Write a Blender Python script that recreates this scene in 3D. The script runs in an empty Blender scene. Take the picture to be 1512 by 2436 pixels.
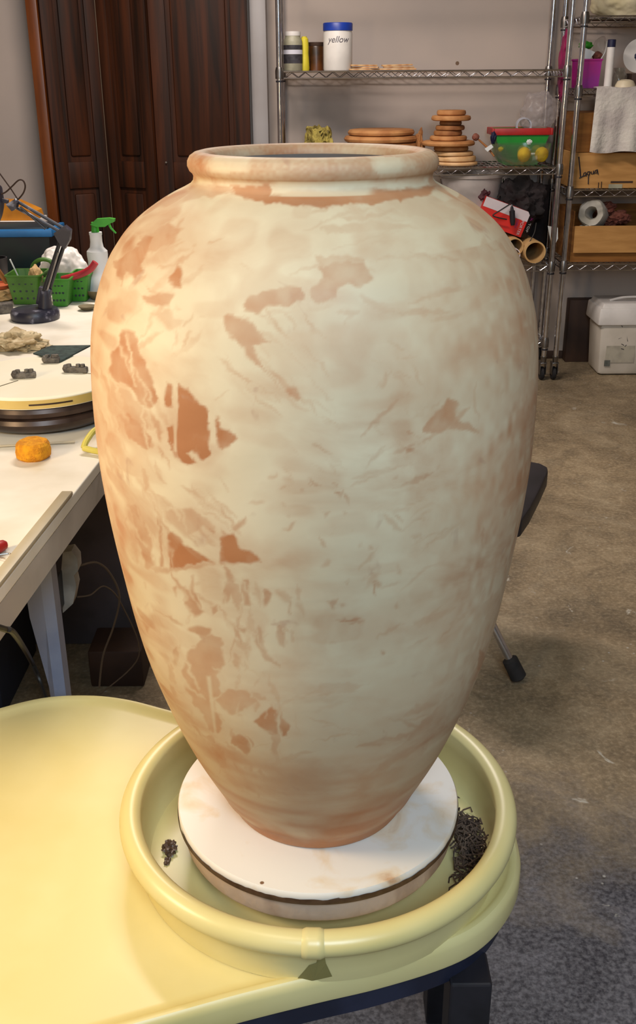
import bpy, bmesh, math, random
import numpy as np
from mathutils import Vector, Matrix, noise as mnoise
random.seed(7)
PI = math.pi
D = bpy.data
SC = bpy.context.scene
COL = SC.collection

# ------------------------------------------------------------ camera solved from the photograph
F = 2426.5; TH = 0.4031; RO = -0.00687; B = .52
CAM = np.array([.0025, -1.0616, B + .8425])
cf = np.array([0, math.cos(TH), -math.sin(TH)]); cr0 = np.array([1., 0, 0]); cu0 = np.cross(cr0, cf)
cr = math.cos(RO) * cr0 + math.sin(RO) * cu0; cu = -math.sin(RO) * cr0 + math.cos(RO) * cu0
def ray(x, y): return cf + (x - 756) / F * cr - (y - 1218) / F * cu
def pz(x, y, z): d = ray(x, y); return Vector(CAM + d * (z - CAM[2]) / d[2])
def py(x, y, Y): d = ray(x, y); return Vector(CAM + d * (Y - CAM[1]) / d[1])
def px(x, y, X): d = ray(x, y); return Vector(CAM + d * (X - CAM[0]) / d[0])
def proj(P):
    d = P - CAM; z = d @ cf
    return 756 + F * (d @ cr) / z, 1218 - F * (d @ cu) / z

cam = D.cameras.new('camera'); camo = D.objects.new('camera', cam); COL.objects.link(camo)
cam.sensor_fit = 'HORIZONTAL'; cam.sensor_width = 36; cam.lens = 36 * F / 1512
cam.clip_start = .05
camo.matrix_world = Matrix(((cr[0], cu[0], -cf[0], CAM[0]), (cr[1], cu[1], -cf[1], CAM[1]), (cr[2], cu[2], -cf[2], CAM[2]), (0, 0, 0, 1)))
SC.camera = camo

# ------------------------------------------------------------ materials
def lin(c):
    return tuple((v / 12.92 if v <= .04045 else ((v + .055) / 1.055) ** 2.4) for v in c)
def hexc(h):
    return lin(tuple(int(h[i:i + 2], 16) / 255 for i in (0, 2, 4)))
MATS = {}
def mat(name, c1, c2=None, scale=8, rough=.6, metal=0, bump=0, bscale=None, spec=.5, alpha=1, trans=0, stretch=(1, 1, 1), c3=None, fac=(.4, .6), emis=None, coat=0, detail=4):
    m = D.materials.new(name); m.use_nodes = True; MATS[name] = m
    nt = m.node_tree; N = nt.nodes; L = nt.links
    p = N['Principled BSDF']
    c1 = hexc(c1); p.inputs['Base Color'].default_value = (*c1, 1)
    p.inputs['Roughness'].default_value = rough; p.inputs['Metallic'].default_value = metal
    p.inputs['Specular IOR Level'].default_value = spec
    p.inputs['Alpha'].default_value = alpha
    if trans: p.inputs['Transmission Weight'].default_value = trans
    if coat: p.inputs['Coat Weight'].default_value = coat; p.inputs['Coat Roughness'].default_value = .2
    tc = N.new('ShaderNodeTexCoord'); mp = N.new('ShaderNodeMapping'); mp.inputs['Scale'].default_value = stretch
    L.new(tc.outputs['Object'], mp.inputs[0])
    if c2:
        nz = N.new('ShaderNodeTexNoise'); nz.inputs['Scale'].default_value = scale; nz.inputs['Detail'].default_value = detail
        L.new(mp.outputs[0], nz.inputs[0])
        rp = N.new('ShaderNodeValToRGB'); L.new(nz.outputs[0], rp.inputs[0]); L.new(rp.outputs[0], p.inputs['Base Color'])
        e = rp.color_ramp.elements
        e[0].position = fac[0]; e[0].color = (*c1, 1); e[1].position = fac[1]; e[1].color = (*hexc(c2), 1)
        if c3:
            q = rp.color_ramp.elements.new(min(.98, fac[1] + .1)); q.color = (*hexc(c3), 1)
    if bump:
        bn = N.new('ShaderNodeTexNoise'); bn.inputs['Scale'].default_value = bscale or scale * 4; bn.inputs['Detail'].default_value = 5
        L.new(mp.outputs[0], bn.inputs[0])
        b = N.new('ShaderNodeBump'); b.inputs['Strength'].default_value = bump; b.inputs['Distance'].default_value = .01
        L.new(bn.outputs[0], b.inputs['Height']); L.new(b.outputs[0], p.inputs['Normal'])
    return m

mat('chrome', 'd2d2d6', 'bcbcc2', 30, rough=.16, metal=1)
mat('chrome_dull', '8e8a88', '77736f', 20, rough=.35, metal=1)
mat('collar_grey', '6e6a68', rough=.5)
mat('black_plastic', '17161a', '222026', 20, rough=.45)
mat('black_rubber', '141214', '201c1c', 30, rough=.8)
mat('navy_metal', '1c1f30', '262a3e', 12, rough=.45)
mat('navy_lamp', '20202e', '2e2e3e', 30, rough=.4, fac=(.48, .6), c3='8a8a98')
mat('white_plastic', 'dcd8d4', 'd0ccc8', 10, rough=.5)
mat('white_satin', 'e2ded8', 'd6d2cc', 10, rough=.4)
mat('blue_lid', '1b3fa8', '16338a', 10, rough=.4)
mat('dark_blue', '15183a', rough=.5)
mat('yellow_plastic', 'd2c432', 'c2b42a', 12, rough=.5)
mat('amber_jar', '2e1c0a', '5c3413', 9, rough=.35)
mat('label_black', '26242a', '3a383e', 60, rough=.6)
mat('label_white', 'c8c8d4', rough=.6)
mat('olive_lid', 'a3a08a', '8e8b76', 20, rough=.5)
mat('wood_stick', 'd8b07c', 'b98250', 30, rough=.7, bump=.2, stretch=(1, 8, 1))
mat('bisque', 'c08a55', 'a86f3e', 12, rough=.75, bump=.1)
mat('bisque_dark', 'a06c3c', '84512a', 14, rough=.75, bump=.1)
mat('bisque_light', 'dbb586', 'c99b66', 12, rough=.75, bump=.1)
mat('raffia', 'b0a050', '6e5f26', 40, rough=.8, bump=.4, fac=(.42, .58))
mat('green_plastic', '1c8a2a', '187a24', 12, rough=.5)
mat('red_plastic', 'b42420', 'a01c1a', 12, rough=.45)
mat('tennis_yellow', 'd8b81c', 'c8a414', 30, rough=.8, bump=.2)
mat('clear_plastic', 'b4b2aa', rough=.12, trans=.9, alpha=.30)
mat('film', 'cfc6c6', rough=.3, trans=.3, alpha=.32, bump=.4, bscale=14)
mat('frosted_bucket', 'b2aaa6', 'a29a96', 8, rough=.5)
mat('dark_cloth', '1a1517', '2a2224', 12, rough=.9, bump=.4, bscale=20)
mat('maroon', '3a1a20', '4c222a', 12, rough=.7)
mat('box_red', 'd02418', 'c01e14', 10, rough=.5)
mat('box_white', 'd0c4c8', 'c6bcc0', 10, rough=.55)
mat('box_black', '1a1216', rough=.5)
mat('cardboard', 'b8894e', 'a87a42', 6, rough=.85, stretch=(1, 1, 6))
mat('cardboard_dark', '8c5c26', '7a4c1c', 6, rough=.85, stretch=(1, 1, 9))
mat('cardboard_tube', 'c4a06c', 'b28c58', 12, rough=.85)
mat('marker_ink', '1c1420', rough=.6)
mat('pencil_ink', '55505a', rough=.7)
mat('magenta', 'a81c7c', '8e2488', 6, rough=.5)
mat('magenta_bag', '9a1258', '701048', 8, rough=.6, bump=.3, bscale=15)
mat('glass_jar', 'c0c0b4', rough=.1, trans=.9, alpha=.5)
mat('beige_ceramic', 'd8ccb0', 'ccbfa2', 8, rough=.45)
mat('cloth_white', 'cdc8c0', 'b8b0ac', 7, rough=.95, bump=.5, bscale=60)
mat('cloth_cream', 'd2c8a8', 'c4b994', 8, rough=.95, bump=.4, bscale=18)
mat('plaster_white', 'c0bcb4', 'aaa598', 10, rough=.85, bump=.4, bscale=25)
mat('clay_lump', '8a5444', '6c3a2e', 14, rough=.8, bump=.5, bscale=25)
mat('bucket_white', 'c8c0b4', 'bdb5a8', 8, rough=.55)
mat('bucket_label', 'b0aa9a', 'a09a8c', 20, rough=.6)
mat('label_grey', '5e625c', '4c504a', 50, rough=.6)
mat('brown_dark', '3a2416', '2c1a10', 8, rough=.7)
mat('table_top', 'e4ded0', 'd6cebc', 5, rough=.55, c3='c9b890', fac=(.45, .62), bump=.03)
mat('table_edge', 'bab2a8', 'aca49a', 8, rough=.6)
mat('rail_strip', 'b2a68c', 'a4987e', 8, rough=.45)
mat('leg_steel', '9498a8', '82889c', 12, rough=.5, c3='b4aea4', fac=(.45, .7))
mat('caddy_green', '3c6a18', '2f5812', 12, rough=.5)
mat('caddy_green_light', '3e8a24', '347a1c', 12, rough=.5)
mat('spray_white', 'dcdcdc', 'cfcfd0', 12, rough=.5)
mat('spray_green', '3c9a2a', '2f8a20', 20, rough=.5)
mat('red_handle', 'a8242c', '98202a', 20, rough=.4)
mat('tub_dark', '101c26', '0e2a2a', 6, rough=.45)
mat('tub_blue', '1264a0', '0f5a90', 10, rough=.45)
mat('orange_cloth', 'c07c10', 'a86808', 8, rough=.7)
mat('disc_cream', 'f2ecd6', 'eee6cc', 6, rough=.45)
mat('disc_edge', 'cdb26a', 'c2a65c', 10, rough=.5)
mat('banding_dark', '2e211c', '46362e', 14, rough=.35, metal=.3)
mat('green_mat', '3c4c48', '2c3836', 60, rough=.95, bump=.6, bscale=120)
mat('clay_grey', '4a443e', '6a635a', 60, rough=.7, bump=.6, bscale=120)
mat('sponge', 'e09a14', 'c88010', 90, rough=.95, bump=.5, bscale=200)
mat('yellow_tool', 'd8cc68', 'c8bc58', 12, rough=.35)
mat('rag', 'c8b896', '9a8560', 14, rough=.95, bump=.8, bscale=30, c3='cfc0a0')
mat('terracotta_dish', 'b0552c', 'a04822', 14, rough=.7)
mat('stone_tan', 'c0a070', 'ab8a5a', 20, rough=.85, bump=.4, bscale=60)
mat('olive_dish', '6a6044', '544b34', 12, rough=.7)
mat('wheel_yellow', 'd9cc92', 'd3c484', 4, rough=.33, spec=.5)
mat('seam_shade', '857c4a', '766d40', 10, rough=.5)
mat('clay_slip_side', 'b8a594', '957f6e', 18, rough=.6, c3='5c5a60', fac=(.48, .66), bump=.2, bscale=60, stretch=(1, 1, .6))
mat('clay_wet', '463226', '5c4636', 60, rough=.4)
mat('shavings', '5c4a3c', '3e3028', 50, rough=.9)
mat('seat_black', '17151a', '1f1c22', 16, rough=.5)
mat('door_brown_light', '5c2c08', '6c360c', 6, rough=.35, stretch=(8, 8, .6))
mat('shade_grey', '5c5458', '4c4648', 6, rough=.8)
mat('box_dark_floor', '141620', '1d2230', 8, rough=.7)
mat('leather_blue', '20243a', rough=.5)
mat('power_strip', 'a8a298', '8a857a', 20, rough=.5)
mat('cable', '15120f', rough=.5)
mat('cable_grey', '5a4a3a', rough=.5)
mat('tag_white', 'd6dada', rough=.6)
mat('brush_wood', '7a4a20', '9a6430', 20, rough=.6)

def door_wood():
    m = D.materials.new('door_wood'); m.use_nodes = True; MATS['door_wood'] = m
    nt = m.node_tree; N = nt.nodes; L = nt.links; p = N['Principled BSDF']
    tc = N.new('ShaderNodeTexCoord'); mp = N.new('ShaderNodeMapping'); mp.inputs['Scale'].default_value = (14, 14, .7)
    L.new(tc.outputs['Object'], mp.inputs[0])
    w = N.new('ShaderNodeTexNoise'); w.inputs['Scale'].default_value = 2.2; w.inputs['Detail'].default_value = 8; w.inputs['Distortion'].default_value = .6
    L.new(mp.outputs[0], w.inputs[0])
    r = N.new('ShaderNodeValToRGB'); L.new(w.outputs[0], r.inputs[0]); L.new(r.outputs[0], p.inputs['Base Color'])
    e = r.color_ramp.elements; e[0].position = .35; e[0].color = (*hexc('1e0e05'), 1); e[1].position = .7; e[1].color = (*hexc('44200a'), 1)
    p.inputs['Roughness'].default_value = .62; p.inputs['Specular IOR Level'].default_value = .25
door_wood()

def wall_mat():
    m = D.materials.new('wall_plaster'); m.use_nodes = True; MATS['wall_plaster'] = m
    nt = m.node_tree; N = nt.nodes; L = nt.links; p = N['Principled BSDF']
    tc = N.new('ShaderNodeTexCoord')
    n1 = N.new('ShaderNodeTexNoise'); n1.inputs['Scale'].default_value = 1.6; n1.inputs['Detail'].default_value = 3; L.new(tc.outputs['Object'], n1.inputs[0])
    r = N.new('ShaderNodeValToRGB'); L.new(n1.outputs[0], r.inputs[0])
    e = r.color_ramp.elements; e[0].position = .35; e[0].color = (*hexc('a89c94'), 1); e[1].position = .65; e[1].color = (*hexc('b8a99e'), 1)
    n2 = N.new('ShaderNodeTexVoronoi'); n2.inputs['Scale'].default_value = 2.3; L.new(tc.outputs['Object'], n2.inputs[0])
    lt = N.new('ShaderNodeMath'); lt.operation = 'LESS_THAN'; lt.inputs[1].default_value = .02; L.new(n2.outputs['Distance'], lt.inputs[0])
    mx = N.new('ShaderNodeMixRGB'); L.new(lt.outputs[0], mx.inputs[0]); L.new(r.outputs[0], mx.inputs[1]); mx.inputs[2].default_value = (*hexc('6a5038'), 1)
    L.new(mx.outputs[0], p.inputs['Base Color']); p.inputs['Roughness'].default_value = .55
    n3 = N.new('ShaderNodeTexNoise'); n3.inputs['Scale'].default_value = 60; L.new(tc.outputs['Object'], n3.inputs[0])
    b = N.new('ShaderNodeBump'); b.inputs['Strength'].default_value = .08; L.new(n3.outputs[0], b.inputs['Height']); L.new(b.outputs[0], p.inputs['Normal'])
wall_mat()
mat('trim_paint', 'a09c9c', '948e8c', 3, rough=.45)
mat('ceiling_paint', 'b8b0a6', 'ada59b', 3, rough=.8)

def floor_mat():
    m = D.materials.new('concrete'); m.use_nodes = True; MATS['concrete'] = m
    nt = m.node_tree; N = nt.nodes; L = nt.links; p = N['Principled BSDF']
    tc = N.new('ShaderNodeTexCoord')
    def nz(sc, det=6, dist=0, st=(1, 1, 1)):
        mp = N.new('ShaderNodeMapping'); mp.inputs['Scale'].default_value = st; L.new(tc.outputs['Object'], mp.inputs[0])
        n = N.new('ShaderNodeTexNoise'); n.inputs['Scale'].default_value = sc; n.inputs['Detail'].default_value = det; n.inputs['Distortion'].default_value = dist
        n.inputs['Roughness'].default_value = .65
        L.new(mp.outputs[0], n.inputs[0]); return n.outputs[0]
    def ramp(s, stops):
        r = N.new('ShaderNodeValToRGB'); L.new(s, r.inputs[0]); e = r.color_ramp.elements
        e[0].position, e[0].color = stops[0][0], (*hexc(stops[0][1]), 1); e[1].position, e[1].color = stops[-1][0], (*hexc(stops[-1][1]), 1)
        for q, c in stops[1:-1]:
            k = e.new(q); k.color = (*hexc(c), 1)
        return r.outputs[0]
    def mix(f, a, b, mode='MIX'):
        x = N.new('ShaderNodeMixRGB'); x.blend_type = mode
        if isinstance(f, float): x.inputs[0].default_value = f
        else: L.new(f, x.inputs[0])
        for i, v in ((1, a), (2, b)):
            if isinstance(v, str): x.inputs[i].default_value = (*hexc(v), 1)
            else: L.new(v, x.inputs[i])
        return x.outputs[0]
    base = ramp(nz(2.6, 10, 1.0), [(.34, '6a5f4e'), (.5, '9a876a'), (.62, 'b4a488')])
    fine = mix(.5, ramp(nz(95, 10, .2), [(.36, '443c30'), (.52, '8c7c62'), (.64, 'c8b89c')]), ramp(nz(11, 10, 1.2), [(.36, '5a5040'), (.5, '8e7c60'), (.66, 'b8a688')]))
    c = mix(.62, base, fine)
    big = ramp(nz(1.3, 5, .5), [(.35, '6e6658'), (.65, 'ffffff')]); c = mix(.45, c, big, 'MULTIPLY')
    # dark elliptical patch by the wheel, edge broken by noise
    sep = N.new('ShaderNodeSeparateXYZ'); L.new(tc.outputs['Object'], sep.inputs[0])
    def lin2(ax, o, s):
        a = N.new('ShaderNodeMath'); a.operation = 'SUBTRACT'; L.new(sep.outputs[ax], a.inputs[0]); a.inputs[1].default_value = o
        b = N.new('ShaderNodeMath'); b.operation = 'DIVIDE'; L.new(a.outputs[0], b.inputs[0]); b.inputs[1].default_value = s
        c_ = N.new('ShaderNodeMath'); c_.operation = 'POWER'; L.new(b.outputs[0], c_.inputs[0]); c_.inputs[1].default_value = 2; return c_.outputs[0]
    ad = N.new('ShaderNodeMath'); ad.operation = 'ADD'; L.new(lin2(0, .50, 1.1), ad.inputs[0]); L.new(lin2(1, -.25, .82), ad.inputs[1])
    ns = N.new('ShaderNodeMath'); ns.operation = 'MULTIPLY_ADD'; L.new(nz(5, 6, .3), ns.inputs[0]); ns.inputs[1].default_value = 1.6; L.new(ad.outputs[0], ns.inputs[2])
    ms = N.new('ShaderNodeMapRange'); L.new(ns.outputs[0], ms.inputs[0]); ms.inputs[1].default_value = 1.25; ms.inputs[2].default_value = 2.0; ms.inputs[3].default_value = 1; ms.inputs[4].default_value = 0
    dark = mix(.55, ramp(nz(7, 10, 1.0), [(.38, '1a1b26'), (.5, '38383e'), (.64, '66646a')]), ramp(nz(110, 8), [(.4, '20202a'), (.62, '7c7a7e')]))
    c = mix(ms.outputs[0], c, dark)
    # white clay splashes
    vv = nz(9, 4, .8)
    th = N.new('ShaderNodeMapRange'); L.new(vv, th.inputs[0]); th.inputs[1].default_value = .66; th.inputs[2].default_value = .72
    c = mix(th.outputs[0], c, 'b4b0a4')
    v2 = N.new('ShaderNodeTexVoronoi'); v2.inputs['Scale'].default_value = 26; L.new(tc.outputs['Object'], v2.inputs[0])
    l2 = N.new('ShaderNodeMapRange'); L.new(v2.outputs['Distance'], l2.inputs[0]); l2.inputs[1].default_value = .1; l2.inputs[2].default_value = .05
    gate = N.new('ShaderNodeMath'); gate.operation = 'MULTIPLY'; L.new(l2.outputs[0], gate.inputs[0])
    g2 = N.new('ShaderNodeMapRange'); L.new(nz(4, 2), g2.inputs[0]); g2.inputs[1].default_value = .5; g2.inputs[2].default_value = .6; L.new(g2.outputs[0], gate.inputs[1])
    c = mix(gate.outputs[0], c, 'a8a49c')
    L.new(c, p.inputs['Base Color']); p.inputs['Roughness'].default_value = .62
    b = N.new('ShaderNodeBump'); b.inputs['Strength'].default_value = .25; b.inputs['Distance'].default_value = .01; L.new(nz(40, 8), b.inputs['Height']); L.new(b.outputs[0], p.inputs['Normal'])
floor_mat()

def pot_mat():
    m = D.materials.new('pot_clay'); m.use_nodes = True; MATS['pot_clay'] = m
    nt = m.node_tree; N = nt.nodes; L = nt.links; p = N['Principled BSDF']
    at = N.new('ShaderNodeAttribute'); at.attribute_name = 'clay'
    tc = N.new('ShaderNodeTexCoord')
    def nz(sc, det, st=(1, 1, 1), dist=0):
        mp = N.new('ShaderNodeMapping'); mp.inputs['Scale'].default_value = st; L.new(tc.outputs['Object'], mp.inputs[0])
        n = N.new('ShaderNodeTexNoise'); n.inputs['Scale'].default_value = sc; n.inputs['Detail'].default_value = det; n.inputs['Distortion'].default_value = dist
        L.new(mp.outputs[0], n.inputs[0]); return n.outputs[0]
    def mr(s, a, b, c=0., d=1.):
        x = N.new('ShaderNodeMapRange'); L.new(s, x.inputs[0]); x.inputs[1].default_value = a; x.inputs[2].default_value = b; x.inputs[3].default_value = c; x.inputs[4].default_value = d; return x.outputs[0]
    def madd(a, k, b):
        x = N.new('ShaderNodeMath'); x.operation = 'MULTIPLY_ADD'; L.new(a, x.inputs[0]); x.inputs[1].default_value = k
        if isinstance(b, (int, float)): x.inputs[2].default_value = b
        else: L.new(b, x.inputs[2])
        return x.outputs[0]
    # break the painted mask edges with fine noise
    n1 = nz(55, 5)
    s = madd(n1, .22, at.outputs['Fac'])
    mask = mr(s, .14, 1.25)
    # faint thin smears all over, wiped sideways
    sm = mr(nz(8, 7, (1, 1, 1.6), .8), .46, .72, 0, .42)
    ad = N.new('ShaderNodeMath'); ad.operation = 'ADD'; ad.use_clamp = True; L.new(mask, ad.inputs[0]); L.new(sm, ad.inputs[1])
    cream = N.new('ShaderNodeValToRGB'); L.new(nz(4, 5, (1, 1, 1.6), .4), cream.inputs[0])
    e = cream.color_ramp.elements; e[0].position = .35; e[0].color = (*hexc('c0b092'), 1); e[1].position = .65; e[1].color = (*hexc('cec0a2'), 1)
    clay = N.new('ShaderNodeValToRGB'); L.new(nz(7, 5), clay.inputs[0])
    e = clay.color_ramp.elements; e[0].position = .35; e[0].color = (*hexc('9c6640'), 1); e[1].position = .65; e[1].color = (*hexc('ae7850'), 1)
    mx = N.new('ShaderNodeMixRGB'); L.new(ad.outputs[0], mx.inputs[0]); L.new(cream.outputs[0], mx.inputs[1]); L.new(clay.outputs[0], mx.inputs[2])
    # small dark specks
    sp = mr(nz(26, 3, (1, 1, 1), .5), .68, .76, 0, .45)
    m2 = N.new('ShaderNodeMixRGB'); L.new(sp, m2.inputs[0]); L.new(mx.outputs[0], m2.inputs[1]); m2.inputs[2].default_value = (*hexc('a07c66'), 1)
    L.new(m2.outputs[0], p.inputs['Base Color'])
    p.inputs['Roughness'].default_value = .55; p.inputs['Specular IOR Level'].default_value = .4
    L.new(mr(nz(12, 4, (1, 1, 2)), .3, .7, .52, .64), p.inputs['Roughness'])
    b = N.new('ShaderNodeBump'); b.inputs['Strength'].default_value = .07; b.inputs['Distance'].default_value = .004
    L.new(nz(14, 4, (1, 1, 4)), b.inputs['Height']); L.new(b.outputs[0], p.inputs['Normal'])
pot_mat()

mat('pot_inside_shade', '6a605a', '5a504a', 10, rough=.7)  # greyer wet clay, darkened further to paint the shade under the lip
def bat_mat():
    m = D.materials.new('bat_plaster'); m.use_nodes = True; MATS['bat_plaster'] = m
    nt = m.node_tree; N = nt.nodes; L = nt.links; p = N['Principled BSDF']
    tc = N.new('ShaderNodeTexCoord')
    n = N.new('ShaderNodeTexNoise'); n.inputs['Scale'].default_value = 16; n.inputs['Detail'].default_value = 5; n.inputs['Distortion'].default_value = .4; L.new(tc.outputs['Object'], n.inputs[0])
    r = N.new('ShaderNodeValToRGB'); L.new(n.outputs[0], r.inputs[0]); e = r.color_ramp.elements
    e[0].position = .55; e[0].color = (*hexc('e2dcd2'), 1); e[1].position = .78; e[1].color = (*hexc('b8875a'), 1); k = e.new(.66); k.color = (*hexc('dccbb2'), 1)
    n2 = N.new('ShaderNodeTexVoronoi'); n2.inputs['Scale'].default_value = 17; L.new(tc.outputs['Object'], n2.inputs[0])
    lt = N.new('ShaderNodeMapRange'); lt.inputs[1].default_value = .05; lt.inputs[2].default_value = .035; L.new(n2.outputs['Distance'], lt.inputs[0])
    mx = N.new('ShaderNodeMixRGB'); L.new(lt.outputs[0], mx.inputs[0]); L.new(r.outputs[0], mx.inputs[1]); mx.inputs[2].default_value = (*hexc('7a5a40'), 1)
    L.new(mx.outputs[0], p.inputs['Base Color']); p.inputs['Roughness'].default_value = .6
bat_mat()

# ------------------------------------------------------------ mesh builder
class MB:
    def __init__(s): s.bm = bmesh.new()
    def _merge(s, b):
        me = D.meshes.new('t'); b.to_mesh(me); b.free(); s.bm.from_mesh(me); D.meshes.remove(me); return s
    def box(s, c, size, bev=0, rot=None, seg=2):
        b = bmesh.new(); bmesh.ops.create_cube(b, size=1)
        for v in b.verts: v.co = Vector((v.co.x * size[0], v.co.y * size[1], v.co.z * size[2]))
        if bev: bmesh.ops.bevel(b, geom=b.edges[:], offset=bev, segments=seg, affect='EDGES', profile=.5)
        M = Matrix.Translation(Vector(c)) @ (rot.to_4x4() if rot else Matrix.Identity(4))
        b.transform(M); return s._merge(b)
    def tbox(s, c, bot, top, h, bev=0, rot=None):      # tapered box; c = base centre
        b = bmesh.new(); bmesh.ops.create_cube(b, size=1)
        for v in b.verts:
            w = top if v.co.z > 0 else bot
            v.co = Vector((v.co.x * w[0], v.co.y * w[1], (v.co.z + .5) * h))
        if bev: bmesh.ops.bevel(b, geom=b.edges[:], offset=bev, segments=2, affect='EDGES', profile=.5)
        b.transform(Matrix.Translation(Vector(c)) @ (rot.to_4x4() if rot else Matrix.Identity(4))); return s._merge(b)
    def lathe(s, prof, c=(0, 0, 0), n=48, rot=None, close=False):
        b = bmesh.new(); rings = []
        for r, z in prof:
            if r < 1e-6: rings.append([b.verts.new((0, 0, z))])
            else: rings.append([b.verts.new((r * math.cos(2 * PI * i / n), r * math.sin(2 * PI * i / n), z)) for i in range(n)])
        prs = list(zip(rings, rings[1:])) + ([(rings[-1], rings[0])] if close else [])
        for a, q in prs:
            for i in range(n):
                j = (i + 1) % n
                f = [a[i % len(a)], a[j % len(a)], q[j % len(q)], q[i % len(q)]]
                u = []
                for v in f:
                    if v not in u: u.append(v)
                if len(u) > 2:
                    try: b.faces.new(u)
                    except ValueError: pass
        bmesh.ops.recalc_face_normals(b, faces=b.faces[:])
        b.transform(Matrix.Translation(Vector(c)) @ (rot.to_4x4() if rot else Matrix.Identity(4))); return s._merge(b)
    def cyl(s, a, b_, r0, r1=None, n=16):
        a = Vector(a); b_ = Vector(b_); d = b_ - a; h = d.length
        q = d.to_track_quat('Z', 'Y').to_matrix(); r1 = r0 if r1 is None else r1
        return s.lathe([(0, 0), (r0, 0), (r1, h), (0, h)], a, n, q)
    def tube(s, pts, r, n=8, caps=True):
        pts = [Vector(p) for p in pts]; b = bmesh.new(); rings = []; N = len(pts)
        rr = r if isinstance(r, (list, tuple)) else [r] * N
        t0 = (pts[1] - pts[0]).normalized(); up = Vector((0, 0, 1)) if abs(t0.z) < .9 else Vector((1, 0, 0))
        side = t0.cross(up).normalized()
        for i, p in enumerate(pts):
            t = (pts[min(i + 1, N - 1)] - pts[max(i - 1, 0)]).normalized()
            side = (side - t * side.dot(t)).normalized(); w = t.cross(side)
            rings.append([b.verts.new(p + (side * math.cos(2 * PI * k / n) + w * math.sin(2 * PI * k / n)) * rr[i]) for k in range(n)])
        for a, q in zip(rings, rings[1:]):
            for k in range(n): b.faces.new((a[k], a[(k + 1) % n], q[(k + 1) % n], q[k]))
        if caps: b.faces.new(rings[0][::-1]); b.faces.new(rings[-1])
        bmesh.ops.recalc_face_normals(b, faces=b.faces[:]); return s._merge(b)
    def prism(s, poly, z0, z1, bev=0):
        b = bmesh.new(); a = [b.verts.new((p[0], p[1], z0)) for p in poly]; q = [b.verts.new((p[0], p[1], z1)) for p in poly]; n = len(a)
        b.faces.new(a[::-1]); b.faces.new(q)
        for i in range(n): b.faces.new((a[i], a[(i + 1) % n], q[(i + 1) % n], q[i]))
        bmesh.ops.recalc_face_normals(b, faces=b.faces[:])
        if bev: bmesh.ops.bevel(b, geom=b.edges[:], offset=bev, segments=2, affect='EDGES', profile=.5)
        return s._merge(b)
    def slab(s, pts, th):                              # planar quad/ngon with thickness along its normal
        pts = [Vector(p) for p in pts]; nrm = (pts[1] - pts[0]).cross(pts[2] - pts[1]).normalized() * th
        b = bmesh.new(); a = [b.verts.new(p) for p in pts]; q = [b.verts.new(p + nrm) for p in pts]; n = len(a)
        b.faces.new(a[::-1]); b.faces.new(q)
        for i in range(n): b.faces.new((a[i], a[(i + 1) % n], q[(i + 1) % n], q[i]))
        bmesh.ops.recalc_face_normals(b, faces=b.faces[:]); return s._merge(b)
    def blob(s, c, size, amp=.15, fr=3., sub=4, seed=0, flat=None, rot=None):
        b = bmesh.new(); bmesh.ops.create_icosphere(b, subdivisions=sub, radius=1)
        for v in b.verts:
            d = v.co.normalized(); k = 1 + amp * mnoise.fractal(d * fr + Vector((seed * 3.1, seed, 0)), 1, 2, 4)
            v.co = Vector((d.x * k * size[0], d.y * k * size[1], d.z * k * size[2]))
            if flat is not None and v.co.z < flat: v.co.z = flat
        b.transform(Matrix.Translation(Vector(c)) @ (rot.to_4x4() if rot else Matrix.Identity(4))); return s._merge(b)
    def grid(s, f, nu, nv, th=0):
        b = bmesh.new(); V = [[b.verts.new(f(i / nu, j / nv)) for j in range(nv + 1)] for i in range(nu + 1)]
        for i in range(nu):
            for j in range(nv): b.faces.new((V[i][j], V[i + 1][j], V[i + 1][j + 1], V[i][j + 1]))
        if th:
            bmesh.ops.recalc_face_normals(b, faces=b.faces[:]); bmesh.ops.solidify(b, geom=b.faces[:], thickness=th)
        return s._merge(b)
    def text(s, body, size, M, th=.0004, shear=0, align='CENTER'):
        cu_ = D.curves.new('t', 'FONT'); cu_.body = body; cu_.size = size; cu_.extrude = th; cu_.align_x = align; cu_.align_y = 'CENTER'; cu_.shear = shear
        o = D.objects.new('t', cu_); COL.objects.link(o)
        bpy.context.view_layer.update()
        me = D.meshes.new_from_object(o.evaluated_get(bpy.context.evaluated_depsgraph_get()))
        me.transform(M); s.bm.from_mesh(me); D.objects.remove(o); D.curves.remove(cu_); D.meshes.remove(me); return s
    def build(s, name, m, parent=None, smooth=35, off=None):
        me = D.meshes.new(name)
        o0 = off if off is not None else (Vector(parent['_o']) if parent is not None and '_o' in parent else None)
        if o0 is not None: bmesh.ops.translate(s.bm, verts=s.bm.verts[:], vec=-Vector(o0))
        s.bm.to_mesh(me); s.bm.free()
        o = D.objects.new(name, me); COL.objects.link(o); me.materials.append(MATS[m])
        if smooth:
            me.polygons.foreach_set('use_smooth', [True] * len(me.polygons)); me.set_sharp_from_angle(angle=math.radians(smooth))
        if parent is not None: o.parent = parent; o['_o'] = parent['_o']
        elif off is not None: o.location = off
        return o

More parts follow.
